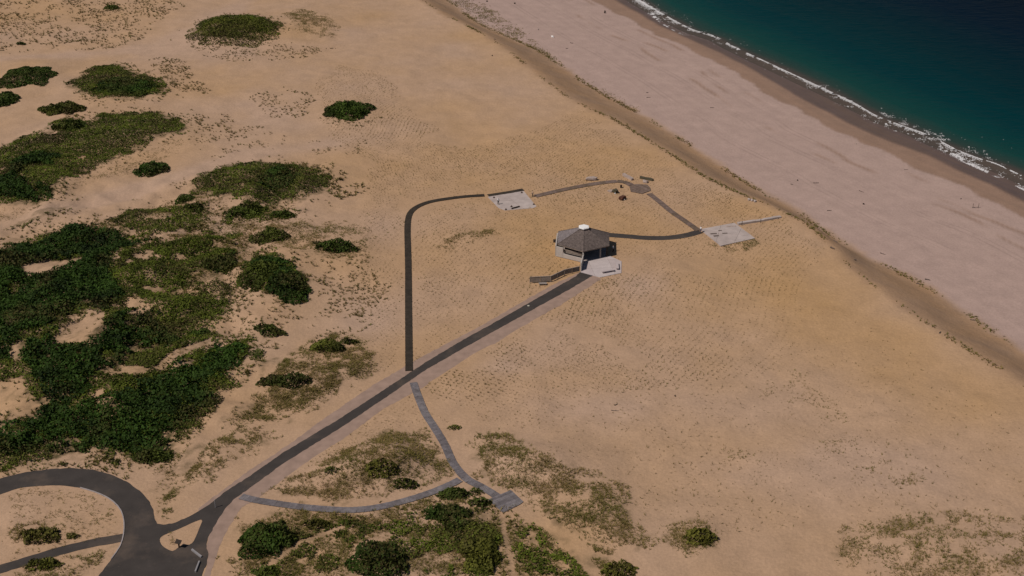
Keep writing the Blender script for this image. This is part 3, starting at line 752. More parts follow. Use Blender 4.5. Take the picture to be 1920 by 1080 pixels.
def canopy(px, py, edge, hmax, size, base, seed):
    """leaf clumps over a lumpy canopy; edge 0..1 is distance in from the rim"""
    k = len(px)
    lump = fbm(px, py, .55, 3, 90 + seed)
    hfun = lambda a, c: fbm(a, c, .55, 3, 90 + seed)
    gxn = (hfun(px + .25, py) - hfun(px - .25, py)) * hmax * 4; gyn = (hfun(px, py + .25) - hfun(px, py - .25)) * hmax * 4
    hh = hmax * np.sqrt(np.clip(edge, 0, 1)) * (.25 + 1.25 * lump)
    lay = rng.random(k) ** .55
    zz = H(px, py) + hh * lay + .03
    n = np.stack([-gxn, -gyn, np.full(k, .75)], 1) + rng.normal(size=(k, 3)) * .55
    n /= np.linalg.norm(n, axis=1)[:, None]
    P = np.c_[px, py, zz]
    S = size * rng.uniform(.6, 1.5, k)
    return leaves(P, n, S, palette(k, px, py, base, seed=seed))
def in_poly(P, dens, ragged=2.2, seed=0):
    a0, a1 = P.min(0) - 1.5, P.max(0) + 1.5
    k = int((a1[0] - a0[0]) * (a1[1] - a0[1]) * dens)
    qx = rng.uniform(a0[0], a1[0], k); qy = rng.uniform(a0[1], a1[1], k)
    jx = (fbm(qx, qy, .35, 4, 100 + seed) - .5) * 2 * ragged; jy = (fbm(qx, qy, .35, 4, 101 + seed) - .5) * 2 * ragged
    m = inside(qx + jx, qy + jy, P)
    return qx[m], qy[m]
def road_clear(qx, qy, extra=.3):
    m = np.ones(len(qx), bool)
    for L, w in CENTRES:
        m &= seg_dist(qx, qy, L) > w / 2 + extra
    return m
ROAD_P = [flatline(loop_outer + path_up + path_lo + loop_inner), flatline([(1090,509),(1000,554),(900,612),(800,664),(700,722),(600,790),(540,835),(470,880),(400,932),(372,955),(396,995),(388,1022),(391,1085),(402,1050),(417,1010),(452,952),(560,880),(640,826),(720,766),(780,734),(900,662),(1000,600),(1128,523)])]
PAD1 = [(914.4,369),(981.9,357.8),(1006,387),(1000,390),(947,394.5),(935,390)]
PAD2 = [(1312.3,429.6),(1377,417.7),(1415.7,446.4),(1351.4,460.8)]
PATIO = [(1091,494),(1088.5,510),(1125,520),(1165,511.7),(1165.5,490),(1144,480),(1110,478)]
KEEP_OUT = ROAD_P + [flatline(PAD1), flatline(PAD2), flatline(PATIO), flatline([(1377,417),(1464,404),(1464,411),(1392,422)])]
ISL = flatline(island)
def clear(qx, qy):
    m = np.ones(len(qx), bool)
    for P in KEEP_OUT: m &= ~(inside(qx, qy, P) & ~inside(qx, qy, ISL))
    for L, w in CENTRES[1:6] + CENTRES[8:9]: m &= seg_dist(qx, qy, L) > .95
    m &= np.hypot(qx - PAV[0], qy - PAV[1]) > 7.2
    for L, w in TRAILS: m &= seg_dist(qx, qy, L) > w
    return m
PAV = flat(1093.5, 469)
TRAILS = [(flatline([(985,962),(1030,990),(1080,1035),(1130,1090)]), 1.05), (flatline([(940,965),(946,1010),(958,1055),(965,1090)]), .45), (flatline([(1000,975),(1060,1000),(1120,1040),(1200,1060)]), .4),
          (flatline([(470,1085),(560,1020),(640,990)]), .5), (flatline([(-40,445),(100,400),(240,362),(330,338),(450,296),(620,272)]), 2.4), (flatline([(-40,110),(150,101),(300,88),(400,60)]), 3.0),
          (flatline([(340,880),(420,780),(480,720),(560,640),(640,590)]), 1.4)]

# thickets on the landward dunes
Vs, Fs, Ts, off = [], [], [], 0
for i, P in enumerate(DENSE_W):
    qx, qy = in_poly(P, 30, 2.4, i)
    m = clear(qx, qy)
    for hp in HOLES_W:
        jx = (fbm(qx, qy, .5, 3, 111) - .5) * 4
        m &= ~inside(qx + jx, qy + jx[::-1] * 0 + jx * .6, hp)
    m &= fbm(qx, qy, .16, 3, 120) > .30
    qx, qy = qx[m], qy[m]
    ed = seg_dist(qx, qy, P, closed=True)
    m = rng.random(len(qx)) < np.clip((ed + (fbm(qx, qy, .45, 4, 121) - .5) * 9) / 2.6 + .2, 0, 1); qx, qy, ed = qx[m], qy[m], ed[m]
    e = np.clip(ed / 2.2, .08, 1)
    V, Fc, T = canopy(qx, qy, e, 1.25 if i < 3 else .9, .40, D_GREEN, i)
    Vs.append(V); Fs.append(Fc + off); Ts.append(T); off += len(V)
thick = big_mesh('shrub_thicket', np.vstack(Vs), np.vstack(Fs), LEAF, tint=np.vstack(Ts))
tag(thick, 'dense dark green shrub thicket covering the dunes at the left edge', 'thicket', kind='stuff')
Vs, Fs, Ts, off = [], [], [], 0
for i, (P, d) in enumerate(COVER_W):
    qx, qy = in_poly(P, 27, 3.2, 20 + i)
    m = clear(qx, qy) & (fbm(qx, qy, .28, 4, 130) > (1 - d) * .56 + .13)
    for hp in HOLES_W: m &= ~inside(qx, qy, hp)
    qx, qy = qx[m], qy[m]
    ed = seg_dist(qx, qy, P, closed=True)
    m = rng.random(len(qx)) < np.clip((ed + (fbm(qx, qy, .45, 4, 122) - .5) * 9) / 2.6 + .1, 0, 1); qx, qy, ed = qx[m], qy[m], ed[m]
    e = np.clip(ed / 1.5, .1, 1)
    V, Fc, T = canopy(qx, qy, e, .5, .30, M_GREEN, 20 + i)
    dk = (fbm(qx, qy, .2, 3, 140) > .56) * rng.random(len(qx))
    T = T * (1 - .55 * np.repeat(dk, 4)[:, None])
    Vs.append(V); Fs.append(Fc + off); Ts.append(T); off += len(V)
cov = big_mesh('ground_cover', np.vstack(Vs), np.vstack(Fs), LEAF, tint=np.vstack(Ts))
tag(cov, 'low olive green mats of creeping shrubs between the thickets on the left', 'ground cover', kind='stuff')

# single shrubs: photo centre, half width, half height, tone (0 dark .. 1 olive), label
SHRUBS = [
 (440,53,82,22,.55,'broad flat-topped green shrub mound alone near the top left of centre'),
 (210,14,14,5,.3,'small dark shrub near the top edge among scattered grass dots'),
 (40,82,9,3,.2,'tiny dark shrub alone near the left edge above the pale sand track'),
 (48,140,52,20,.1,'dark flat-topped shrub bank with a cut sandy end at the upper left edge'),
 (10,187,24,15,.1,'dark shrub at the left edge just below the cut shrub bank'),
 (118,203,42,13,.45,'small ragged green shrub patch below the cut bank at upper left'),
 (235,162,60,16,.15,'dark lens-shaped shrub on the mound at upper left'),
 (650,205,46,18,.1,'lone dark rounded shrub left of the planted dune, upper centre'),
 (287,317,30,16,.05,'dark shrub beside the pale sand track on the left'),
 (632,461,36,14,.15,'oval dark green shrub on the sandy knoll left of the dark boardwalk'),
 (375,625,22,11,.1,'small neat oval shrub standing on sand between two thickets'),
 (510,620,28,11,.2,'oval green shrub alone on open sand right of the thickets'),
 (610,650,34,11,.5,'oblong light green shrub at the back of the grassy mound by the path'),
 (508,714,26,12,.2,'dark shrub at the left end of the grassy mound by the path'),
 (552,714,32,14,.1,'darker shrub, right one of a pair on the grassy mound'),
 (482,665,13,15,.25,'narrow shrub at the right tip of the lower thicket'),
 (655,640,16,8,.5,'small olive shrub on top of the grassy mound by the path'),
 (760,908,22,10,.45,'small green shrub just above the curved grey boardwalk'),
 (622,882,14,7,.4,'thin green shrub on the left flank of the mound between boardwalks'),
 (715,880,28,10,.8,'olive shrub patch on the mound between the boardwalks'),
 (495,1005,54,36,.05,'large dark round shrub below the left end of the curved boardwalk'),
 (712,1045,58,38,.05,'large dark round shrub at the bottom edge, left of centre'),
 (852,926,28,14,.2,'dark shrub just below the boardwalk junction'),
 (838,962,44,18,.05,'dark spreading shrub, middle of the cluster below the boardwalk junction'),
 (855,985,26,14,.1,'dark shrub at the foot of the cluster below the boardwalk junction'),
 (893,922,13,6,.25,'tiny round shrub between the boardwalk and the wooden deck'),
 (900,942,20,8,.15,'low wide shrub beside the left corner of the wooden deck'),
 (500,1073,26,12,.25,'green shrub cut by the bottom edge below the large round one'),
 (905,1035,42,38,.6,'tall olive green shrub patch left of the narrow foot trail at the bottom'),
 (852,801,13,6,.5,'small bright green tuft-like shrub right of the straight boardwalk'),
 (1312,1003,32,16,.8,'ragged olive shrub clump standing alone at the bottom right of centre'),
 (530,402,24,9,.2,'small green shrub at the right end of the row below the big green mound'),
 (457,398,32,12,.25,'green shrub, left one of the row below the big green mound'),
 (505,442,34,10,.35,'flat green shrub on the sandy knoll below the big green mound'),
 (540,535,40,26,.05,'dark tall shrub at the right end of the thicket left of the boardwalk'),
 (490,510,34,24,.3,'green shrub adjoining the dark tall one left of the boardwalk'),
 (410,495,36,18,.2,'green shrub in the middle of the sandy gap left of centre'),
 (345,374,18,9,.2,'small dark shrub left of the big green mound'),
 (362,388,20,7,.3,'low shrub just below the left end of the big green mound'),
 (595,982,24,12,.75,'olive shrub just below the middle of the curved boardwalk'),
 (285,856,36,16,.25,'green shrub at the lower right foot of the big thicket above the loop road'),
 (402,752,14,16,.25,'rounded shrub at the right edge of the lower thicket'),
 (130,234,32,12,.2,'round dark shrub on the upper left mat of green'),
 (75,1003,36,16,.75,'olive shrub inside the loop road at the lower left'),
 (137,1005,12,6,.8,'tiny olive shrub right of the other one inside the loop road'),
 (85,1058,30,12,.55,'green shrub below the side path at the lower left corner'),
 (315,637,24,12,.1,'dark round shrub at the tip of the upper thicket'),
 (475,388,26,9,.35,'small green shrub directly below the big green mound'),
 (1160,1068,34,14,.75,'olive grass-like shrub at the bottom edge right of the foot trail'),
 (595,455,10,5,.4,'tiny shrub left of the oval one on the sandy knoll'),
]
for i, (px, py, hw, hh, tone_, lab) in enumerate(SHRUBS):
    s = pscale(px, py); d = dep(px, py); rx = hw / s
    h = min(2.1, .32 * rx + .55)
    if hw > 47 and py < 250: h = 1.1
    if px == 650: h = 2.3
    ry = (2 * hh / s - .75 * h * math.cos(d)) / (2 * math.sin(d)); ry = float(np.clip(ry, .55 * rx, 1.6 * rx))
    c = gpt(px, py + .28 * h * math.cos(d) * s)
    k = int(min(9000, max(160, rx * ry * 3.14 * 48)))
    a = rng.uniform(0, 2 * math.pi, k); r = np.sqrt(rng.random(k))
    wob = .52 + .98 * fbm(np.cos(a) * 2.3 + i * 3.1, np.sin(a) * 2.3 + i, 1.0, 3, i)
    qx = c.x + rx * r * wob * np.cos(a); qy = c.y + ry * r * wob * np.sin(a)
    base = np.array(D_GREEN) * (1 - tone_) + np.array(O_GREEN) * tone_
    V, Fc, T = canopy(qx, qy, np.clip(1 - r ** 2.4, .03, 1), h, .36 if rx > 1.5 else .24, base, 200 + i)
    root = empty('shrub', c)
    V = V - np.array(c)[None]
    big_mesh('foliage', V, Fc, LEAF, root, tint=T)
    b = MB()
    for q in range(5):
        t = q * 1.26 + i; b.tube([(0, 0, -.1), (.2 * rx * math.cos(t), .2 * ry * math.sin(t), .25 * h), (.5 * rx * math.cos(t + .3), .5 * ry * math.sin(t + .3), .5 * h)], [.06, .045, .02], 5)
    b.build('branches', M_DRIFT, root)
    tag(root, lab, 'shrub', 'single shrubs on the dunes')

# beach grass: tufts of blades
def tufts(qx, qy, hgt, tint, nb=5, wid=.05, lean=.55):
    k = len(qx); zz = H(qx, qy) - .02
    a = rng.uniform(0, 2 * math.pi, (k, nb)); rad = rng.uniform(.0, .12, (k, nb))
    hh = hgt[:, None] * rng.uniform(.6, 1.15, (k, nb)); ln = hh * rng.uniform(.25, lean * 1.6, (k, nb))
    bx = qx[:, None] + np.cos(a) * rad; by = qy[:, None] + np.sin(a) * rad
    w = wid * (hgt[:, None] / .45) * rng.uniform(.7, 1.4, (k, nb))
    px_, py_ = -np.sin(a) * w, np.cos(a) * w
    z0 = np.repeat(zz[:, None], nb, 1)
    V = np.stack([np.stack([bx - px_, by - py_, z0], -1), np.stack([bx + px_, by + py_, z0], -1),
                  np.stack([bx + np.cos(a) * ln, by + np.sin(a) * ln, z0 + hh], -1)], 2).reshape(-1, 3)
    return V, np.arange(3 * k * nb).reshape(-1, 3), np.repeat(tint, 3 * nb, 0)
def grass_tint(k, g, qx, qy):
    a, c = np.array((.225, .155, .062)), np.array((.105, .100, .018))
    t = np.clip(g + (rng.random(k) - .5) * .7 + (fbm(qx, qy, .18, 3, 150) - .5) * 1.2, 0, 1)[:, None]
    return (a * (1 - t) + c * t) * rng.uniform(.7, 1.25, (k, 1))
GV, GF, GT, off = [], [], [], 0
for i, (p, dn, hg, gr) in enumerate(MOTTLE):
    P = gpoly(p)
    ext = float((P.max(0) - P.min(0)).min()); qx, qy = in_poly(P, dn * 4.2, min(3.4, ext * .14), 40 + i)
    ed = seg_dist(qx, qy, P, closed=True)
    m = clear(qx, qy) & (fbm(qx, qy, .5, 4, 160) + .45 * (fbm(qx, qy, .1, 2, 161) - .5) > rng.uniform(.24, .74, len(qx))) & (rng.random(len(qx)) < ed / min(2.5, ext * .15) + .25)
    qx, qy = qx[m], qy[m]
    V, Fc, T = tufts(qx, qy, hg * .62 * rng.uniform(.5, 1.3, len(qx)), grass_tint(len(qx), gr, qx, qy), 5, .06, 1.0)
    GV.append(V); GF.append(Fc + off); GT.append(T); off += len(V)
mg = big_mesh('dune_grass', np.vstack(GV), np.vstack(GF), GRASS, tint=np.vstack(GT))
tag(mg, 'mottled olive and straw dune grass over the mounds around the paths', 'grass', kind='stuff')
GV, GF, GT, off = [], [], [], 0
for i, (p, dn, sz_) in enumerate(SPOTS):
    P = gpoly(p); qx, qy = in_poly(P, dn * 1.5, 2.5, 70 + i)
    m = clear(qx, qy) & (fbm(qx, qy, .2, 3, 162) > rng.uniform(.3, .6, len(qx))); qx, qy = qx[m], qy[m]
    V, Fc, T = tufts(qx, qy, .36 * sz_ * rng.uniform(.6, 1.4, len(qx)), grass_tint(len(qx), .4, qx, qy) * .75, 7, .09, 1.0)
    GV.append(V); GF.append(Fc + off); GT.append(T); off += len(V)
# grass along the dune crest and the foot of the scarp
for (Ln, wd, den, seed) in ((BASE, .9, 1.5, 1), (CREST, .7, 1.1, 2)):
    Lr = resample(Ln[1:-1], .25); k = int(len(Lr) * den * 1.6)
    q = Lr[rng.integers(0, len(Lr), k)] + rng.normal(size=(k, 2)) * wd * .6
    m = fbm(q[:, 0], q[:, 1], .09, 3, 170 + seed) > rng.uniform(.36, .66, k); q = q[m]
    V, Fc, T = tufts(q[:, 0], q[:, 1], .36 * rng.uniform(.6, 1.3, len(q)), grass_tint(len(q), .65, q[:, 0], q[:, 1]), 6, .08, .8)
    GV.append(V); GF.append(Fc + off); GT.append(T); off += len(V)
# straggling tufts round the rims of the thickets
for i, P in enumerate(DENSE_W + [p for p, d_ in COVER_W]):
    Lr = resample(np.vstack([P, P[:1]]), .3); k = int(len(Lr) * 2.2)
    q = Lr[rng.integers(0, len(Lr), k)] + rng.normal(size=(k, 2)) * 2.4
    m = clear(q[:, 0], q[:, 1]) & (fbm(q[:, 0], q[:, 1], .3, 3, 175) > rng.uniform(.35, .65, k)) & (q[:, 0] > -130); q = q[m]
    V, Fc, T = tufts(q[:, 0], q[:, 1], .42 * rng.uniform(.5, 1.4, len(q)), grass_tint(len(q), .6, q[:, 0], q[:, 1]) * .85, 7, .085, .95)
    GV.append(V); GF.append(Fc + off); GT.append(T); off += len(V)
sg = big_mesh('grass_clumps', np.vstack(GV), np.vstack(GF), GRASS, tint=np.vstack(GT))
tag(sg, 'scattered dark grass clumps on open sand and along the dune edge', 'grass', kind='stuff')
# rows of planted grass on the stabilised dune
xs, ys = np.meshgrid(np.arange(-260, 260, .74), np.arange(-260, 260, .95))
u, v = xs.ravel(), ys.ravel(); th_ = R(62)
u, v = 45 + u * math.cos(th_) - v * math.sin(th_), 310 + u * math.sin(th_) + v * math.cos(th_)
m = (u > -80) & (u < 170) & (v > 140) & (v < 480); u, v = u[m], v[m]
wv = (fbm(u, v, .018, 2, 180) - .5) * 22; wu = (fbm(u, v, .018, 2, 181) - .5) * 22
qx, qy = u + wu + rng.normal(0, .10, len(u)), v + wv + rng.normal(0, .10, len(u))
GV, GF, GT, off = [], [], [], 0
for i, (p, dn, sz_) in enumerate(PLANTED):
    P = gpoly(p)
    jx = (fbm(qx, qy, .12, 3, 190) - .5) * 8
    m = inside(qx + jx, qy + jx * .5, P) & clear(qx, qy)
    m &= rng.random(len(qx)) < dn * (.55 + .9 * fbm(qx, qy, .09, 3, 191))
    m &= fbm(qx, qy, .05, 3, 192) > .26
    a, c = qx[m], qy[m]
    hg = .26 * sz_ * rng.uniform(.4, 1.5, len(a)) * (.55 + .9 * fbm(a, c, .06, 3, 193))
    V, Fc, T = tufts(a, c, hg, grass_tint(len(a), .2, a, c) * .80, 4, .06, 1.0)
    GV.append(V); GF.append(Fc + off); GT.append(T); off += len(V)
pg = big_mesh('planted_grass', np.vstack(GV), np.vstack(GF), GRASS, tint=np.vstack(GT))
tag(pg, 'rows of small straw-coloured beach grass plants across the open dune', 'grass', kind='stuff')

# ------------------------------------------------------------------ foam of the breaking waves
M_FOAM = mat('foam', (.58, .58, .60), .6, .08, 2, .3, 4)
def foam_line(pts, width, dens, lift, seed, zl=SEA, cut=.5):
    L = resample(spline(flatline(pts, zl), 1.0), .2); k = int(len(L) * .2 * dens * 3.2)
    i = rng.integers(0, len(L), k); p = L[i]
    d = np.gradient(L, axis=0); d /= np.hypot(d[:, 0], d[:, 1])[:, None]; n = np.c_[-d[:, 1], d[:, 0]]
    s = i * .2
    wloc = width * (.25 + 1.5 * fbm(s, s * 0, .06, 3, seed))
    o = rng.normal(size=k) * .5 * (1 + 1.6 * (rng.random(k) > .75))
    q = p + n[i] * (o * wloc)[:, None] + rng.normal(size=(k, 2)) * .08
    m = fbm(q[:, 0], q[:, 1], .45, 3, seed + 1) + .25 * (fbm(s, s * 0, .05, 2, seed + 2) - .5) > cut
    return q[m], np.full(m.sum(), zl + lift) + np.exp(-o[m] ** 2 * 4) * lift * 1.5
FQ, FZ = [], []
BK = [(1140,-30),(1195,0),(1225,18),(1260,38),(1300,58),(1340,70),(1380,92),(1440,120),(1500,148),(1560,176),(1600,195),(1640,218),(1690,238),(1740,256),(1790,282),(1830,298),(1875,313),(1960,355)]
for a in ((BK, .30, 26, .20, 201, SEA, .44), (BK, 3.2, 14, .03, 211, SEA, .62),
          ([(1221,23),(1232,38),(1250,50),(1280,66),(1330,85)], 1.0, 26, .03, 221, SEA, .48),
          ([(1660,232),(1700,246),(1740,262),(1780,283),(1810,303),(1840,318),(1880,338),(1950,370)], 1.0, 26, .03, 231, SEA, .50),
          ([(1190,-2),(1205,8),(1225,19),(1240,28)], 1.0, 26, .2, 241, SEA, .4),
          ([(1640,212),(1680,232),(1720,248),(1760,266),(1800,287),(1850,306),(1900,325)], 3.4, 30, .04, 251, SEA, .58)):
    q, zq = foam_line(*a); FQ.append(q); FZ.append(zq)
q = np.vstack(FQ); zq = np.concatenate(FZ); k = len(q)
ang = rng.uniform(0, 6.28, k); rr = rng.uniform(.03, .13, k) * (1 + (rng.random(k) > .9))
ring = np.array([(math.cos(t), math.sin(t)) for t in np.arange(6) * math.pi / 3])
Vr = np.zeros((k, 7, 3)); ca, sa_ = np.cos(ang), np.sin(ang)
for j in range(6):
    w = rng.uniform(.6, 1.3, k) * rr
    ex, ey = ring[j, 0] * w * 1.5, ring[j, 1] * w
    th = R(-38)
    Vr[:, j, 0] = q[:, 0] + ex * math.cos(th) - ey * math.sin(th); Vr[:, j, 1] = q[:, 1] + ex * math.sin(th) + ey * math.cos(th); Vr[:, j, 2] = zq - .03
Vr[:, 6, 0], Vr[:, 6, 1], Vr[:, 6, 2] = q[:, 0], q[:, 1], zq + .05
tri = np.array([(j, (j + 1) % 6, 6) for j in range(6)])
Ff = (np.arange(k)[:, None, None] * 7 + tri[None]).reshape(-1, 3)
tag(big_mesh('sea_foam', Vr.reshape(-1, 3), Ff, M_FOAM, smooth_=True), 'white foam of small waves breaking along the shore', 'foam', kind='stuff')

# ------------------------------------------------------------------ pavilion
def pavilion():
    c = Vector((PAV[0], PAV[1], 0)); root = empty('pavilion', c, R(-3.5))
    tag(root, 'hexagonal open pavilion with shingled roof and white roof cap beside the patio', 'pavilion')
    hexv = lambda r, z, k: Vector((r * math.cos(R(-90 + 60 * k)), r * math.sin(R(-90 + 60 * k)), z))
    ER, EZ, TR, TZ = 6.75, 2.9, 1.2, 5.35
    b = MB(); v = [hexv(ER - .03, EZ - .08, k) for k in range(6)] + [hexv(TR, TZ - .1, k) for k in range(6)]
    b.add(v, [(k, (k + 1) % 6, (k + 1) % 6 + 6, k + 6) for k in range(6)] + [(5, 4, 3, 2, 1, 0)])
    roof = b.build('roof', M_DARK, root)
    nC = 16
    for k in range(6):
        b = MB()
        for i in range(nC):
            t0, t1 = i / nC, (i + 1) / nC
            r0, r1 = ER + (TR - ER) * t0, ER + (TR - ER) * t1; z0, z1 = EZ + (TZ - EZ) * t0, EZ + (TZ - EZ) * t1
            A0, A1 = hexv(r0, z0, k), hexv(r0, z0, k + 1); B0, B1 = hexv(r1, z1, k), hexv(r1, z1, k + 1)
            nseg = max(3, int((A1 - A0).length / .35))
            for j in range(nseg):
                s0, s1 = j / nseg + .004, (j + 1) / nseg - .004; up = Vector((0, 0, .035 + random.uniform(0, .03)))
                p = [A0.lerp(A1, s0), A0.lerp(A1, s1), B0.lerp(B1, s1), B0.lerp(B1, s0)]
                b.add(p + [p[0] + up, p[1] + up, p[2] + Vector((0, 0, .012)), p[3] + Vector((0, 0, .012))], [(4, 5, 6, 7), (0, 1, 5, 4), (1, 2, 6, 5), (3, 0, 4, 7)])
        b.build('roof_slope', [M_SHINGLE, M_SHINGLE, M_SHINGLE, M_SHINGLE, M_PALE_SHINGLE, M_SHINGLE][k], roof)
        MB().tube([hexv(ER, EZ + .05, k), hexv(TR, TZ + .05, k)], .09, 5).build('ridge_cap', M_SHINGLE, roof)
        MB().bar(hexv(ER - .06, EZ - .2, k), hexv(ER - .06, EZ - .2, k + 1), .05, .19).build('fascia', M_FENCE, root)
    b = MB(); b.prism([tuple(hexv(1.15, 0, k))[:2] for k in range(6)], 5.2, 5.72); cap = b.build('roof_cap', M_SHINGLE, root)
    b = MB(); b.prism([tuple(hexv(1.32, 0, k))[:2] for k in range(6)], 5.72, 5.9)
    b.prism([tuple(hexv(1.1, 0, k))[:2] for k in range(6)], 5.902, 5.98); b.build('white_lid', M_WHITE, cap)
    fl = [hexv(6.5, 0, 0), hexv(6.3, 0, 1), hexv(6.3, 0, 2), hexv(6.4, 0, 3), hexv(6.95, 0, 4), hexv(7.15, 0, 5)]
    MB().prism([tuple(p)[:2] for p in fl], -.2, .12).build('floor', M_CONC, root)
    def wall(a, b_, z0, z1, m, name, t=.25):
        MB().bar(Vector((a.x, a.y, z0)), Vector((b_.x, b_.y, z0)), t, z1 - z0).build(name, m, root)
    w = [p.copy() for p in fl]
    wall(w[5] + (w[4] - w[5]) * .02, w[5] + (w[4] - w[5]) * .98, .121, 2.6, M_WALL, 'side_wall')
    wall(w[4] + (w[3] - w[4]) * .03, w[3] - (w[3] - w[4]) * .03, .121, 2.6, M_WALL, 'back_wall')
    wall(w[5] + (w[0] - w[5]) * .03, w[5] + (w[0] - w[5]) * .27, .121, 2.55, M_WALL, 'front_wall')
    wall(w[5] + (w[0] - w[5]) * .275, w[0] - (w[0] - w[5]) * .04, .121, 1.05, M_WALL, 'low_wall')
    # slatted bench back behind the opening
    i5, i0 = w[5] * .86 + w[0] * .04, w[0] * .86 + w[5] * .04
    for z0 in (1.1, 1.42, 1.74): MB().bar(Vector((i5.x, i5.y, z0)), Vector((i0.x, i0.y, z0)), .06, .26).build('slat', M_FENCE, root)
    MB().bar(Vector((i5.x, i5.y, .45)) * 1.0, Vector((i0.x, i0.y, .45)), .6, .1).build('bench_seat', M_FENCE, root)
    for p, m in ((w[0] * .985, M_WALL), (w[0] * .27 + w[1] * .71, M_FENCETOP), (w[1] * .97, M_DARK), (w[2] * .97, M_DARK), (w[3] * .95, M_DARK)):
        MB().box(p.x - .17, p.x + .17, p.y - .17, p.y + .17, .121, EZ - .21).build('post', m, root)
    for k in range(6):
        a, c2 = hexv(6.3, EZ - .42, k), hexv(6.3, EZ - .42, k + 1); MB().bar(a, c2, .12, .24).build('beam', M_DARK, root)
    MB().bar((-2.2, .6, .121), (2.0, 1.6, .121), .12, 1.7).build('display_board', M_DARK, root)
    MB().prism([(-.9, -1.0), (.9, -1.0), (.9, .1), (-.9, .1)], .121, .95).build('model_case', M_FENCE, root)
    # dark board screen behind the left corner
    MB().bar(hexv(6.9, .05, 4) + Vector((-1.0, .15, 0)), hexv(6.9, .05, 4) + Vector((-.25, .1, 0)), .08, .8).build('screen', M_DARK, root)
    q0 = Matrix.Rotation(R(3.5), 3, 'Z') @ (Vector((*flat(1088.9, 508.6), 0)) - c)
    MB().bar(w[0] * 1.005 + Vector((0, -.2, -.1)), Vector((q0.x, q0.y, -.1)), .24, 2.1).build('wing_wall', M_WALL, root)
    return root
pavilion()
# patio of cast slabs
pat = flatline(PATIO, .1); pc = pat.mean(0)
patio = empty('patio', (pc[0], pc[1], 0)); tag(patio, kind='structure')
def clip_poly(P, a, n):
    out = []
    for i in range(len(P)):
        p, q = P[i], P[(i + 1) % len(P)]; dp, dq = (p - a) @ n, (q - a) @ n
        if dp >= 0: out.append(p)
        if dp * dq < 0: out.append(p + (q - p) * dp / (dp - dq))
    return out
def slabs(P, root, m, cuts, zb, zt, name='slab', gap=.02, tilt=.0):
    cells = [list(P)]
    for (pt, ang_) in cuts:
        n = np.array([math.cos(ang_), math.sin(ang_)]); nxt = []
        for cpoly in cells:
            for s in (1, -1):
                r = clip_poly(cpoly, np.array(pt) + n * s * gap, n * s)
                if len(r) > 2: nxt.append(r)
        cells = nxt
    for cpoly in cells:
        ar = abs(sum(cpoly[i][0] * cpoly[(i + 1) % len(cpoly)][1] - cpoly[(i + 1) % len(cpoly)][0] * cpoly[i][1] for i in range(len(cpoly)))) / 2
        if ar < .05: continue
        MB().prism([tuple(p) for p in cpoly], zb, zt + random.uniform(-tilt, tilt)).build(name, random.choice(m), root)
PM = [M_PATIO, mat('patio_concrete_b', (.455, .40, .395), .9, .08, .8, .1, 6), mat('patio_concrete_c', (.425, .365, .36), .9, .08, .8, .1, 6)]
Pp = [p - pc for p in pat]
slabs(Pp, patio, PM, [((-2.4, 0), R(8)), ((2.2, 0), R(8)), ((0, -1.4), R(98)), ((0, 2.6), R(98))], -.15, .11, tilt=.004)
def bench(p1, p2, label):
    a, b_ = Vector((*flat(*p1, .5), 0)), Vector((*flat(*p2, .5), 0)); mid = (a + b_) / 2; d = (b_ - a); ln = d.length
    root = empty('bench', (mid.x, mid.y, .105), math.atan2(d.y, d.x)); tag(root, label, 'bench', 'concrete benches on the patio')
    MB().box(-ln / 2, ln / 2, -.3, .3, .36, .5).build('seat', M_PATIO, root)
    for s in (-1, 1): MB().box(s * ln * .36 - .12, s * ln * .36 + .12, -.24, .24, 0, .359).build('leg', M_CONC, root)
bench((1128.5, 509.5), (1152, 505.5), 'long pale concrete bench along the front edge of the patio')
bench((1156.8, 492.5), (1158, 503.5), 'pale concrete bench along the right edge of the patio')

# board fence along the ramp
def fence():
    pts = [Vector((*flat(*p), 0)) for p in ((993.2,531.3),(1032.5,529),(1058.2,516.7),(1087.2,510.0))]
    o0 = pts[0]; root = empty('board_fence', o0); tag(root, 'angled grey board fence beside the path at the pavilion', 'fence')
    hs = [1.5, 1.5, 1.45, 1.5, 1.15]
    for i in range(3):
        a, c = pts[i] - o0, pts[i + 1] - o0; h = min(hs[i], hs[i + 1]); d = (c - a); ln = d.length; d.normalize()
        k = max(2, int(round(ln / 2.4)))
        for j in range(k):
            p, q = a + d * (ln * j / k + .06), a + d * (ln * (j + 1) / k - .06); b = MB()
            for r in range(5):
                z0 = .25 + (h - .3) * r / 5
                b.bar(p + Vector((0, 0, z0)), q + Vector((0, 0, z0)), .035, (h - .3) / 5 - .015)
            b.build('board_panel', M_FENCE, root)
            MB().bar(a + d * (ln * j / k) - Vector((0, 0, .1)) - d * .001, a + d * (ln * j / k) + Vector((0, 0, h)) , .1, .1, up=tuple(d)).build('post', M_FENCETOP if j == 0 else M_FENCE, root)
        MB().bar(a + Vector((0, 0, h + .002)) + d * .05, c + Vector((0, 0, h + .002)) - d * .05, .16, .04).build('top_rail', M_FENCETOP, root)
fence()
def low_bench():
    a = Vector((*flat(1017.5, 534), 0)); root = empty('low_bench', a, R(3)); tag(root, 'low grey wooden bench in front of the board fence', 'bench')
    for i in range(4): MB().box(-.85, .85, -.42 + i * .21, -.23 + i * .21, .38, .43).build('seat_board', M_FENCETOP, root)
    for s in (-1, 1): MB().box(s * .65 - .06, s * .65 + .06, -.38, .38, 0, .379).build('leg', M_FENCE, root)
low_bench()

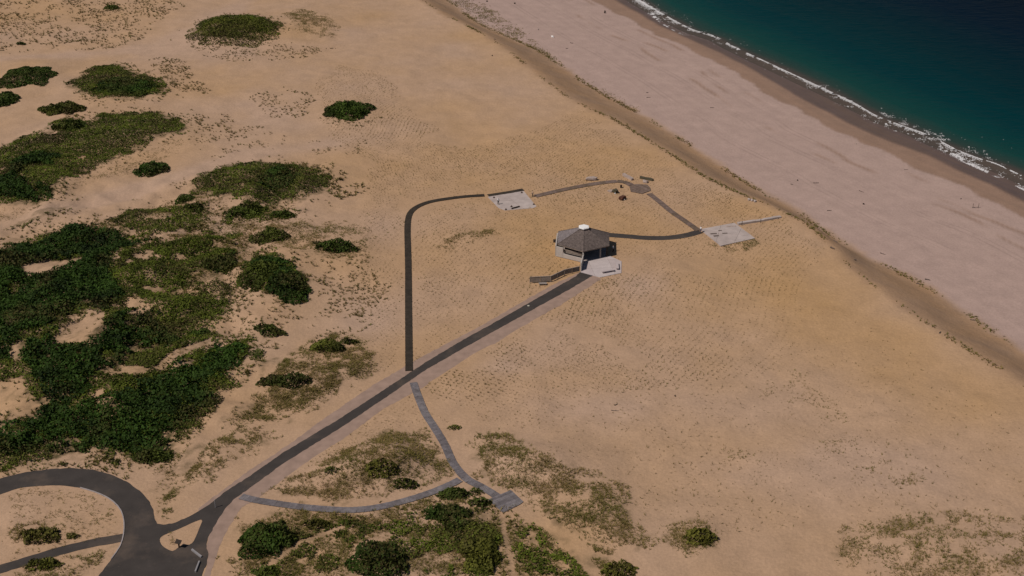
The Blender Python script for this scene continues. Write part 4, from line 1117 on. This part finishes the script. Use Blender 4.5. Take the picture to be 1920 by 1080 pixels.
# ------------------------------------------------------------------ concrete pads of the old station
P1 = flatline(PAD1, .08); c1 = P1.mean(0); pad1 = empty('concrete_pad', (c1[0], c1[1], 0)); tag(pad1, kind='structure')
CM = [M_CONC, mat('concrete_b', (.415, .355, .335), .9, .14, .5, .2, 6), mat('concrete_c', (.385, .325, .305), .9, .14, .5, .2, 6)]
k1 = Vector((*flat(955, 375, .08), 0))
slabs([p - c1 for p in P1], pad1, CM, [((.6, 0), R(28)), ((-1, 1.8), R(97)), ((.5, -3.2), R(80))], -.2, .08, gap=.035, tilt=.01)
P2 = flatline(PAD2, .15); c2 = P2.mean(0); pad2 = empty('concrete_pad', (c2[0], c2[1], 0)); tag(pad2, kind='structure')
slabs([p - c2 for p in P2], pad2, CM, [((0, .5), R(70)), ((2.6, 0), R(160)), ((-2.4, -1), R(165))], -.25, .15, gap=.02, tilt=.008)
def lump(name, px, py, size, m, label, cat, rz=0, group=None, seed=0, sub=2, flat_bottom=True, parts=()):
    """irregular faceted chunk, sized length x depth x height"""
    c = gpt(px, py); bm = bmesh.new(); bmesh.ops.create_icosphere(bm, subdivisions=sub, radius=1)
    rr = random.Random(seed)
    off = [rr.uniform(-3, 3) for _ in range(3)]
    for v_ in bm.verts:
        p = v_.co; n = 1 + .28 * math.sin(p.x * 3.1 + off[0]) * math.cos(p.y * 2.7 + off[1]) + rr.uniform(-.12, .12)
        q = Vector([math.copysign(abs(t) ** .55, t) for t in p]) * n * .62
        v_.co = Vector((q.x * size[0] / 2 * 1.25, q.y * size[1] / 2 * 1.25, (q.z * .8 + .38) * size[2]))
    me = bpy.data.meshes.new(name); bm.to_mesh(me); bm.free(); me.materials.append(m)
    o = link(bpy.data.objects.new(name, me)); o.location = c; o.rotation_euler = (0, 0, rz)
    return tag(o, label, cat, group)
for i, (px, py, lab) in enumerate(((978.4,362,'dark iron stub at the far right corner of the left concrete pad'),(926.3,371.3,'brownish iron stub at the far left corner of the left concrete pad'),
                      (1001,384,'dark iron stub at the near right corner of the left concrete pad'),(948.6,393.6,'dark iron stub at the near left corner of the left concrete pad'),(959,388,'small dark iron stub in the front middle of the left concrete pad'))):
    c = Vector((*flat(px, py), .07)); root = empty('anchor_stub', c); tag(root, lab, 'iron stub', 'iron stubs on the left pad')
    MB().tube([(0, 0, 0), (0, 0, .32)], .13, 8).build('shaft', M_RUST, root)
    MB().tube([(0, 0, 0), (0, 0, .05)], .3, 8).build('base_plate', M_DARK, root)
def timber(px1, py1, px2, py2, w, h, m, name, label, cat, z=0.0, group=None, wobble=.0, terrain=True):
    a = gpt(px1, py1) if terrain else Vector((*flat(px1, py1, z), z)); b_ = gpt(px2, py2) if terrain else Vector((*flat(px2, py2, z), z))
    mid = (a + b_) / 2; ln = (b_ - a).length; b = MB(); n = 5
    for i in range(n):
        x0, x1 = -ln / 2 + ln * i / n, -ln / 2 + ln * (i + 1) / n
        b_w0, b_w1 = [w / 2 * (1 + wobble * math.sin(j * 2.1 + px1)) for j in (i, i + 1)]
        h0, h1 = [h * (1 + wobble * math.cos(j * 1.7 + px1)) for j in (i, i + 1)]
        fs = [(4, 5, 6, 7), (0, 1, 5, 4), (2, 3, 7, 6), (0, 3, 2, 1)] + ([(3, 0, 4, 7)] if i == 0 else []) + ([(1, 2, 6, 5)] if i == n - 1 else [])
        b.add([(x0, -b_w0, -.03), (x1, -b_w1, -.03), (x1, b_w1, -.03), (x0, b_w0, -.03), (x0, -b_w0 * .9, h0), (x1, -b_w1 * .9, h1), (x1, b_w1 * .9, h1), (x0, b_w0 * .9, h0)], fs)
    o = b.build(name, m); o.location = mid; o.rotation_euler = (0, -math.atan2(b_.z - a.z, math.hypot(b_.x - a.x, b_.y - a.y)) , math.atan2(b_.y - a.y, b_.x - a.x))
    return tag(o, label, cat, group)
timber(959.5, 392, 974, 388, .35, .28, M_DARK, 'plank', 'dark plank lying on the front edge of the left concrete pad', 'plank', z=.08, terrain=False)
# low wall from the right pad towards the dune edge
wl = [Vector((*flat(*p), 0)) for p in ((1383,421.3),(1463.5,409.5))]
lw = empty('low_wall', wl[0]); tag(lw, 'long pale low concrete wall running from the right pad to the dune edge', 'wall')
d = (wl[1] - wl[0]); ln = d.length; d.normalize()
for i in range(5):
    MB().bar(d * (ln * i / 5 + .015) - Vector((0, 0, .1)), d * (ln * (i + 1) / 5 - .015) - Vector((0, 0, .1)), .8, .1 + .5 + random.uniform(-.05, .08) + (.1 if i == 4 else 0)).build('wall_block', random.choice(CM), lw)
for px, py, lab in ((1391,423,'thin dark post at the near end of the low concrete wall'), (1426,418.5,'thin dark post in front of the middle of the low concrete wall')):
    c = Vector((*flat(px, py), 0)); root = empty('post', c); tag(root, lab, 'post', 'posts by the low wall')
    MB().tube([(0, 0, -.1), (0, 0, 1.15)], .06, 7).build('shaft', M_DARK, root); MB().tube([(0, 0, 1.15), (0, 0, 1.2)], .075, 7).build('cap', M_DARK, root)
for i, (px, py, a, lw_, ww) in enumerate(((1371,424.2,.15,2.4,.5),(1338,438.2,.1,1.5,.45),(1343,442.3,.2,1.3,.5),(1359,437.5,.1,1.2,.35),(1350,432.5,.3,.9,.3))):
    c = Vector((*flat(px, py, .17), .165)); o = MB().bar((-lw_ / 2, 0, -.01), (lw_ / 2, 0, -.01), ww, .07).build('fragment', M_RUBBLE if i == 0 else M_DRIFT); o.location = c; o.rotation_euler = (0, 0, a)
    tag(o, ['pale flat fragment lying near the far edge of the right concrete pad', 'dark flat fragment lying near the left corner of the right pad', 'dark fragment lying just below the left one on the right pad', 'dark fragment in the middle of the right concrete pad', 'smallest dark fragment on the right pad, above the middle one'][i], 'fragment', 'fragments on the right pad')
# tower ruins and debris around the platform
lump('concrete_chunk', 1109, 337.5, (3.4, 1.6, 1.0), M_RUBBLE, 'large pale concrete chunk above the brown boardwalk', 'rubble', .1, 'debris by the platform', 3)
timber(1169, 329, 1186, 338.5, .75, .62, M_RUBBLE, 'concrete_beam', 'slanting grey concrete beam above the bend of the brown boardwalk', 'beam', group='debris by the platform', wobble=.06)
timber(1200.5, 334, 1224.5, 339, .8, .5, M_SLAB, 'fallen_slab', 'long dark mossy slab above the wooden platform', 'slab', group='debris by the platform', wobble=.1)
lump('concrete_chunk', 1210, 342, (2.0, 1.3, .7), M_RUBBLE, 'pale concrete chunk between the dark slab and the wooden platform', 'rubble', -.5, 'debris by the platform', 5)
lump('concrete_chunk', 1145, 359.5, (1.5, 1.5, .5), M_RUBBLE, 'pale low concrete chunk, left half of the pair below the brown boardwalk', 'rubble', .4, 'debris by the platform', 6)
lump('mossy_block', 1153.5, 361, (1.9, 2.0, 1.05), M_SLAB, 'dark mossy block, right half of the pair below the brown boardwalk', 'rubble', .6, 'debris by the platform', 7)
lump('brick_block', 1167, 374, (1.7, 2.6, 1.05), M_RUST, 'rusty brown brick block below the wooden platform', 'rubble', -.75, 'debris by the platform', 8)
lump('stone', 1170.3, 375, (.5, .5, .35), M_WHITE, 'small white stone against the rusty brown block', 'stone', 0, None, 12, 1)
lump('stone', 1153, 363.5, (.45, .45, .32), M_WHITE, 'small white stone against the dark mossy block', 'stone', 0, None, 13, 1)
c = gpt(1164.5, 352); st = empty('dark_stump', c); tag(st, 'short dark square timber stump inside the bend of the brown boardwalk', 'stump')
MB().box(-.24, .24, -.24, .24, -.1, .72).build('block', M_DARK, st); MB().box(-.17, .17, -.17, .17, .721, .78).build('cap', M_RUST, st)
for i, (px, py, sx_, lab) in enumerate(((1404.5,375.5,1.0,'left one of three pale rubble pieces at the dune edge'),(1410,376.8,.9,'middle one of three pale rubble pieces at the dune edge'),(1415.5,378.5,1.0,'right one of three pale rubble pieces at the dune edge'))):
    lump('rubble_piece', px, py, (sx_, .9, .6), M_CONC, lab, 'rubble', i, 'rubble at the dune edge', 20 + i, 1)

# ------------------------------------------------------------------ road furniture at the lower left
c = Vector((*flat(336, 1026.5), .02)); sg_ = empty('sign', c, R(-20)); tag(sg_, 'dark wayside sign panel on a post at the sandy traffic island', 'sign')
MB().box(-.09, .09, -.09, .09, -.15, .95).build('post', M_DARK, sg_)
b = MB(); b.add([(-.5, -.32, .92), (.5, -.32, .92), (.5, .28, 1.25), (-.5, .28, 1.25), (-.5, -.33, .98), (.5, -.33, .98), (.5, .27, 1.31), (-.5, .27, 1.31)], [(0, 3, 2, 1), (4, 5, 6, 7), (0, 1, 5, 4), (1, 2, 6, 5), (2, 3, 7, 6), (3, 0, 4, 7)])
b.build('panel', M_DARK, sg_)
timber(360, 1031.5, 378, 1045.5, .30, .26, M_STEEL, 'barrier_beam', 'pale grey barrier beam lying across the path mouth, upper one of two', 'barrier', z=.024, group='barrier beams', terrain=False)
timber(374, 1054, 366.5, 1073.5, .24, .30, M_STEEL, 'barrier_beam', 'pale grey barrier beam at the bottom edge, lower one of two', 'barrier', z=.024, group='barrier beams', terrain=False)
c = Vector((*flat(404.3, 951.7), .02)); bo = empty('bollard', c); tag(bo, 'slim grey bollard standing at the start of the asphalt path', 'bollard')
MB().tube([(0, 0, -.1), (0, 0, 1.5)], .075, 8).build('shaft', M_STEEL, bo); MB().tube([(0, 0, 1.5), (0, 0, 1.56), (0, 0, 1.6)], [.09, .09, .04], 8).build('cap', M_STEEL, bo)
lump('stone', 991, 574.5, (.7, .5, .3), mat('pale_stone', (.5, .47, .4), .9, .1, 3), 'small pale stone lying on the straight asphalt path', 'stone', 0, None, 31, 1).location.z = .02

# ------------------------------------------------------------------ driftwood and stones on beach and dune
def driftlog(px, py, ln_px, ang_, r, label, m=M_DRIFT, fork=True):
    s = pscale(px, py); c = gpt(px, py); ln = ln_px / s
    root = empty('driftwood', c, ang_); tag(root, label, 'driftwood', 'driftwood on the sand')
    k = 6; bend = random.uniform(-.12, .12) * ln
    pts = [(-ln / 2 + ln * i / k, bend * math.sin(math.pi * i / k), r * .75 + .1 * r * math.sin(i * 2)) for i in range(k + 1)]
    MB().tube(pts, [r * (1 - .08 * i) for i in range(k + 1)], 7).build('log', m, root, True)
    if fork: MB().tube([pts[3], (pts[3][0] + ln * .16, pts[3][1] + ln * .14, r * 1.6)], [r * .5, r * .25], 6).build('branch', m, root, True)
LOGS = [(1072,81,6,-.6,.14,'short driftwood log near the scarp grass, upper beach'),(1063,91,5,.3,.12,'stubby driftwood just below the short log on the upper beach'),
 (1216,183,8,.15,.10,'thin driftwood branch in the middle of the beach left of the tracks'),(1214,174,4,0,.12,'short dark driftwood above the thin branch on the beach'),
 (1335,202,8,.2,.10,'lone thin driftwood in the middle of the wide beach'),(1495,338,6,1.4,.16,'dark driftwood pointing at the sea on the right beach'),
 (1530,343,11,.1,.11,'long thin driftwood right of the dark one on the right beach'),(1485,346,5,-.6,.10,'short driftwood left of the dark one on the right beach'),
 (1615,359,11,-.9,.10,'slanting driftwood log in the middle of the right beach'),(1555,395,9,.2,.10,'forked pale driftwood on the right beach above the scarp'),
 (1567,448,9,-.8,.22,'thick dark driftwood log on the scarp edge, upper one'),(1561,466,9,-.8,.20,'thick dark driftwood log on the scarp edge, lower one'),
 (1655,476,11,-.7,.10,'long thin driftwood lying at the foot of the scarp on the right'),(1739,525,10,-.4,.16,'dark driftwood log at the scarp foot near the right edge'),
 (1722,532,8,-.5,.12,'driftwood just below the dark log near the right edge'),(1824,600,10,-.1,.12,'driftwood at the scarp foot close to the right edge'),
 (1763,624,7,.9,.14,'dark driftwood stick on the dune crest near the right edge'),(1155,759,8,.7,.10,'curved dark driftwood on the open dune right of centre'),
 (1153,770,14,-.1,.07,'pale thin driftwood just below the curved one on the open dune'),(573,210,6,-.5,.14,'dark driftwood on sand left of the lone dark shrub'),
 (928,74,4,-.4,.16,'small dark driftwood lying on the upper scarp'),(1604,488,5,.2,.16,'stubby dark driftwood on the scarp slope at right'),
 (1699,318,8,.0,.07,'very thin driftwood stick near the damp sand on the right'),(1802,373,4,.8,.12,'small dark driftwood near the damp sand at the right')]
for i, a in enumerate(LOGS): driftlog(*a, fork=(i % 3 == 0))
STONES = [(1036,70,1.3,.7,M_WHITE,'bright white lump lying on the upper beach'),(1009,56,.7,.6,M_RUBBLE,'small pale lump left of the white one on the upper beach'),(1619,383,.6,.4,M_DARK,'small dark stone in the middle of the right beach'),
 (965,7,.8,.6,M_DARK,'dark stone on the beach at the top edge'),(913,3,.8,.6,M_DARK,'dark stone near the scarp grass at the top edge'),(1266,743,.4,.25,M_DARK,'small dark stone on the open dune right of centre'),(923,105,.6,.4,M_DARK,'small dark stone on bare sand upper centre'),(1605,270,.5,.3,M_RUBBLE,'small stone near the damp sand line on the right beach')]
for i, (px, py, sx_, h_, m, lab) in enumerate(STONES): lump('stone', px, py, (sx_, sx_ * .8, h_), m, lab, 'stone', i, 'stones on the sand', 40 + i, 1)
c = gpt(1829, 390); fr = empty('stick_frame', c, R(5)); tag(fr, 'upright driftwood frame of two sticks and a crossbar near the sea', 'stick frame')
for s in (-1, 1): MB().tube([(s * .7, 0, -.2), (s * .75, 0, 1.3)], .06, 6).build('upright', M_DRIFT, fr)
MB().tube([(-.9, .05, .25), (.95, .05, .18)], .05, 6).build('crossbar', M_DRIFT, fr)
c = gpt(1134, 24.5); sp = empty('beach_stump', c); tag(sp, 'dark upright stump alone on the upper beach near the sea', 'stump')
MB().tube([(0, 0, -.2), (.03, .02, .6), (.0, .0, 1.0)], [.34, .28, .2], 8).build('trunk', M_DARK, sp); MB().tube([(.1, 0, .5), (.45, .1, .75)], [.1, .05], 6).build('branch_stub', M_DARK, sp)

# ------------------------------------------------------------------ people
def skin_mesh(name, pts, edges, rad, m, parent, root_i=0, sub=2):
    me = bpy.data.meshes.new(name); me.from_pydata(pts, edges, []); o = bpy.data.objects.new(name, me); COL.objects.link(o)
    sk = o.modifiers.new('skin', 'SKIN')
    for i, r_ in enumerate(rad):
        me.skin_vertices[0].data[i].radius = (r_, r_) if not isinstance(r_, tuple) else r_
        me.skin_vertices[0].data[i].use_root = (i == root_i)
    ss = o.modifiers.new('sub', 'SUBSURF'); ss.levels = sub
    dg = bpy.context.evaluated_depsgraph_get(); dg.update()
    ev = o.evaluated_get(dg); nm = bpy.data.meshes.new_from_object(ev)
    bpy.data.objects.remove(o); bpy.data.meshes.remove(me)
    nm.name = name; nm.materials.clear(); nm.materials.append(m); nm.shade_smooth()
    return link(bpy.data.objects.new(name, nm), parent)
def person(px, py, facing, shirt, trousers, hair, label, stride=.1, arm=.0, z=0.0, scale=1.0, bag=None):
    c = Vector((*flat(px, py, z), z)); root = empty('person', c, facing); tag(root, label, 'person'); root.scale = (scale,) * 3
    st = stride  # faces local -Y
    P = {'pel': (0, 0, .94), 'wst': (0, .01, 1.08), 'chs': (0, .0, 1.30), 'nkb': (0, .01, 1.46), 'nck': (0, -.005, 1.52), 'hed': (0, -.02, 1.60), 'crn': (0, -.015, 1.70)}
    E = [('pel', 'wst'), ('wst', 'chs'), ('chs', 'nkb'), ('nkb', 'nck'), ('nck', 'hed'), ('hed', 'crn')]
    Rd = {'pel': (.15, .11), 'wst': (.135, .10), 'chs': (.16, .11), 'nkb': .075, 'nck': .055, 'hed': (.078, .09), 'crn': (.06, .07)}
    P['nos'] = (0, -.125, 1.60); E.append(('hed', 'nos')); Rd['nos'] = .018
    for s, n in ((-1, 'l'), (1, 'r')):
        f = st * s
        P |= {'hip' + n: (s * .095, 0, .90), 'kne' + n: (s * .10, -.03 - f * .6, .50), 'ank' + n: (s * .10, .04 - f * 1.1 + (.05 if f < 0 else 0), .09), 'toe' + n: (s * .11, -.13 - f * 1.1, .035)}
        E += [('pel', 'hip' + n), ('hip' + n, 'kne' + n), ('kne' + n, 'ank' + n), ('ank' + n, 'toe' + n)]
        Rd |= {'hip' + n: .092, 'kne' + n: .06, 'ank' + n: .042, 'toe' + n: .035}
        bend = arm if s > 0 else .05
        P |= {'sho' + n: (s * .19, .01, 1.41), 'elb' + n: (s * .25, .03 + f * .4, 1.13), 'wri' + n: (s * .26, -.05 - bend * .3 + f * .8, .90 + bend * .35), 'plm' + n: (s * .26, -.08 - bend * .38 + f * .8, .83 + bend * .42)}
        E += [('chs', 'sho' + n), ('sho' + n, 'elb' + n), ('elb' + n, 'wri' + n), ('wri' + n, 'plm' + n)]
        Rd |= {'sho' + n: .06, 'elb' + n: .044, 'wri' + n: .03, 'plm' + n: (.02, .035)}
        w = P['plm' + n]
        for q, (dy, ln_) in enumerate(((-.03, .075), (-.01, .085), (.012, .08), (.03, .065))):
            P[f'f{q}a{n}'] = (w[0], w[1] + dy, w[2] - .045); P[f'f{q}b{n}'] = (w[0] - s * .012, w[1] + dy * 1.1, w[2] - .045 - ln_)
            E += [('plm' + n, f'f{q}a{n}'), (f'f{q}a{n}', f'f{q}b{n}')]; Rd[f'f{q}a{n}'] = .0095; Rd[f'f{q}b{n}'] = .008
        P['tha' + n] = (w[0] - s * .01, w[1] - .05, w[2] + .0); P['thb' + n] = (w[0] - s * .02, w[1] - .065, w[2] - .05)
        E += [('plm' + n, 'tha' + n), ('tha' + n, 'thb' + n)]; Rd['tha' + n] = .011; Rd['thb' + n] = .009
        P['ear' + n] = (s * .088, 0, 1.605); E.append(('hed', 'ear' + n)); Rd['ear' + n] = .016
    ks = list(P); ix = {k_: i for i, k_ in enumerate(ks)}
    skin_mesh('body', [P[k_] for k_ in ks], [(ix[a], ix[b_]) for a, b_ in E], [Rd[k_] for k_ in ks], M_SKIN, root, ix['pel'])
    def cloth(name, keys, edges, grow, m):
        i2 = {k_: i for i, k_ in enumerate(keys)}
        rr = [tuple(t + grow for t in Rd[k_]) if isinstance(Rd[k_], tuple) else Rd[k_] + grow for k_ in keys]
        if name == 'trousers': rr[0] = (.128, .118)
        elif name == 'shirt': rr[1] = (.165, .14)
        return skin_mesh(name, [P[k_] for k_ in keys], [(i2[a], i2[b_]) for a, b_ in edges], rr, m, root, 0)
    cloth('shirt', ['wst', 'pel', 'chs', 'nkb', 'shol', 'elbl', 'shor', 'elbr'], [('wst', 'pel'), ('wst', 'chs'), ('chs', 'nkb'), ('chs', 'shol'), ('shol', 'elbl'), ('chs', 'shor'), ('shor', 'elbr')], .022, shirt)
    cloth('trousers', ['pel', 'hipl', 'knel', 'ankl', 'hipr', 'kner', 'ankr'], [('pel', 'hipl'), ('hipl', 'knel'), ('knel', 'ankl'), ('pel', 'hipr'), ('hipr', 'kner'), ('kner', 'ankr')], .018, trousers)
    for s in (-1, 1): MB().tube([(s * .032, -.098, 1.625), (s * .032, -.112, 1.625)], .011, 6).build('eye', M_HAIR, root)
    MB().box(-.025, .025, -.108, -.10, 1.555, 1.563).build('mouth', M_RUST, root)
    bm = bmesh.new(); bmesh.ops.create_icosphere(bm, subdivisions=2, radius=1)
    bmesh.ops.delete(bm, geom=[v_ for v_ in bm.verts if v_.co.z < -.25 + (.55 if v_.co.y < -.3 else 0)], context='VERTS')
    for v_ in bm.verts: v_.co = Vector((v_.co.x * .104, v_.co.y * .118 - .005, v_.co.z * .115 + 1.645))
    me = bpy.data.meshes.new('hair'); bm.to_mesh(me); bm.free(); me.materials.append(hair); me.shade_smooth(); link(bpy.data.objects.new('hair', me), root)
    for n, s in (('l', -1), ('r', 1)):
        a, t = P['ank' + n], P['toe' + n]; MB().tube([(a[0], a[1] + .03, .045), (t[0], t[1] - .02, .04)], [.05, .045], 7).build('shoe', M_DARK, root)
CL_WHITE = mat('white_cloth', (.72, .72, .74), .9, .05, 4); CL_NAVY = mat('dark_trousers', (.018, .015, .016), .9, .1, 4); CL_TAN = mat('tan_cloth', (.40, .29, .21), .9, .06, 4)
CL_BLUE = mat('blue_jeans', (.075, .07, .12), .9, .1, 4); CL_PALEB = mat('pale_blue_cloth', (.45, .55, .66), .9, .05, 4); H_WHITE = mat('pale_hair', (.5, .48, .46), .7, .1, 20)
person(934.3, 383.2, R(200), CL_WHITE, CL_NAVY, H_WHITE, 'person in a white top and dark trousers on the left concrete pad', .08, .6, .08, 1.02)
person(998.6, 369.3, R(-60), CL_TAN, CL_NAVY, M_HAIR, 'person in a tan top walking at the start of the brown boardwalk', .16, .2, .0, 1.02)
person(1313.6, 436.3, R(120), CL_WHITE, CL_BLUE, M_HAIR, 'person in white and blue standing at the corner of the right concrete pad', .06, .3, .03)
person(1149.5, 472.5, R(60), CL_PALEB, CL_NAVY, M_HAIR, 'person in a pale blue top in the shade right of the pavilion', .05, .3, .0)
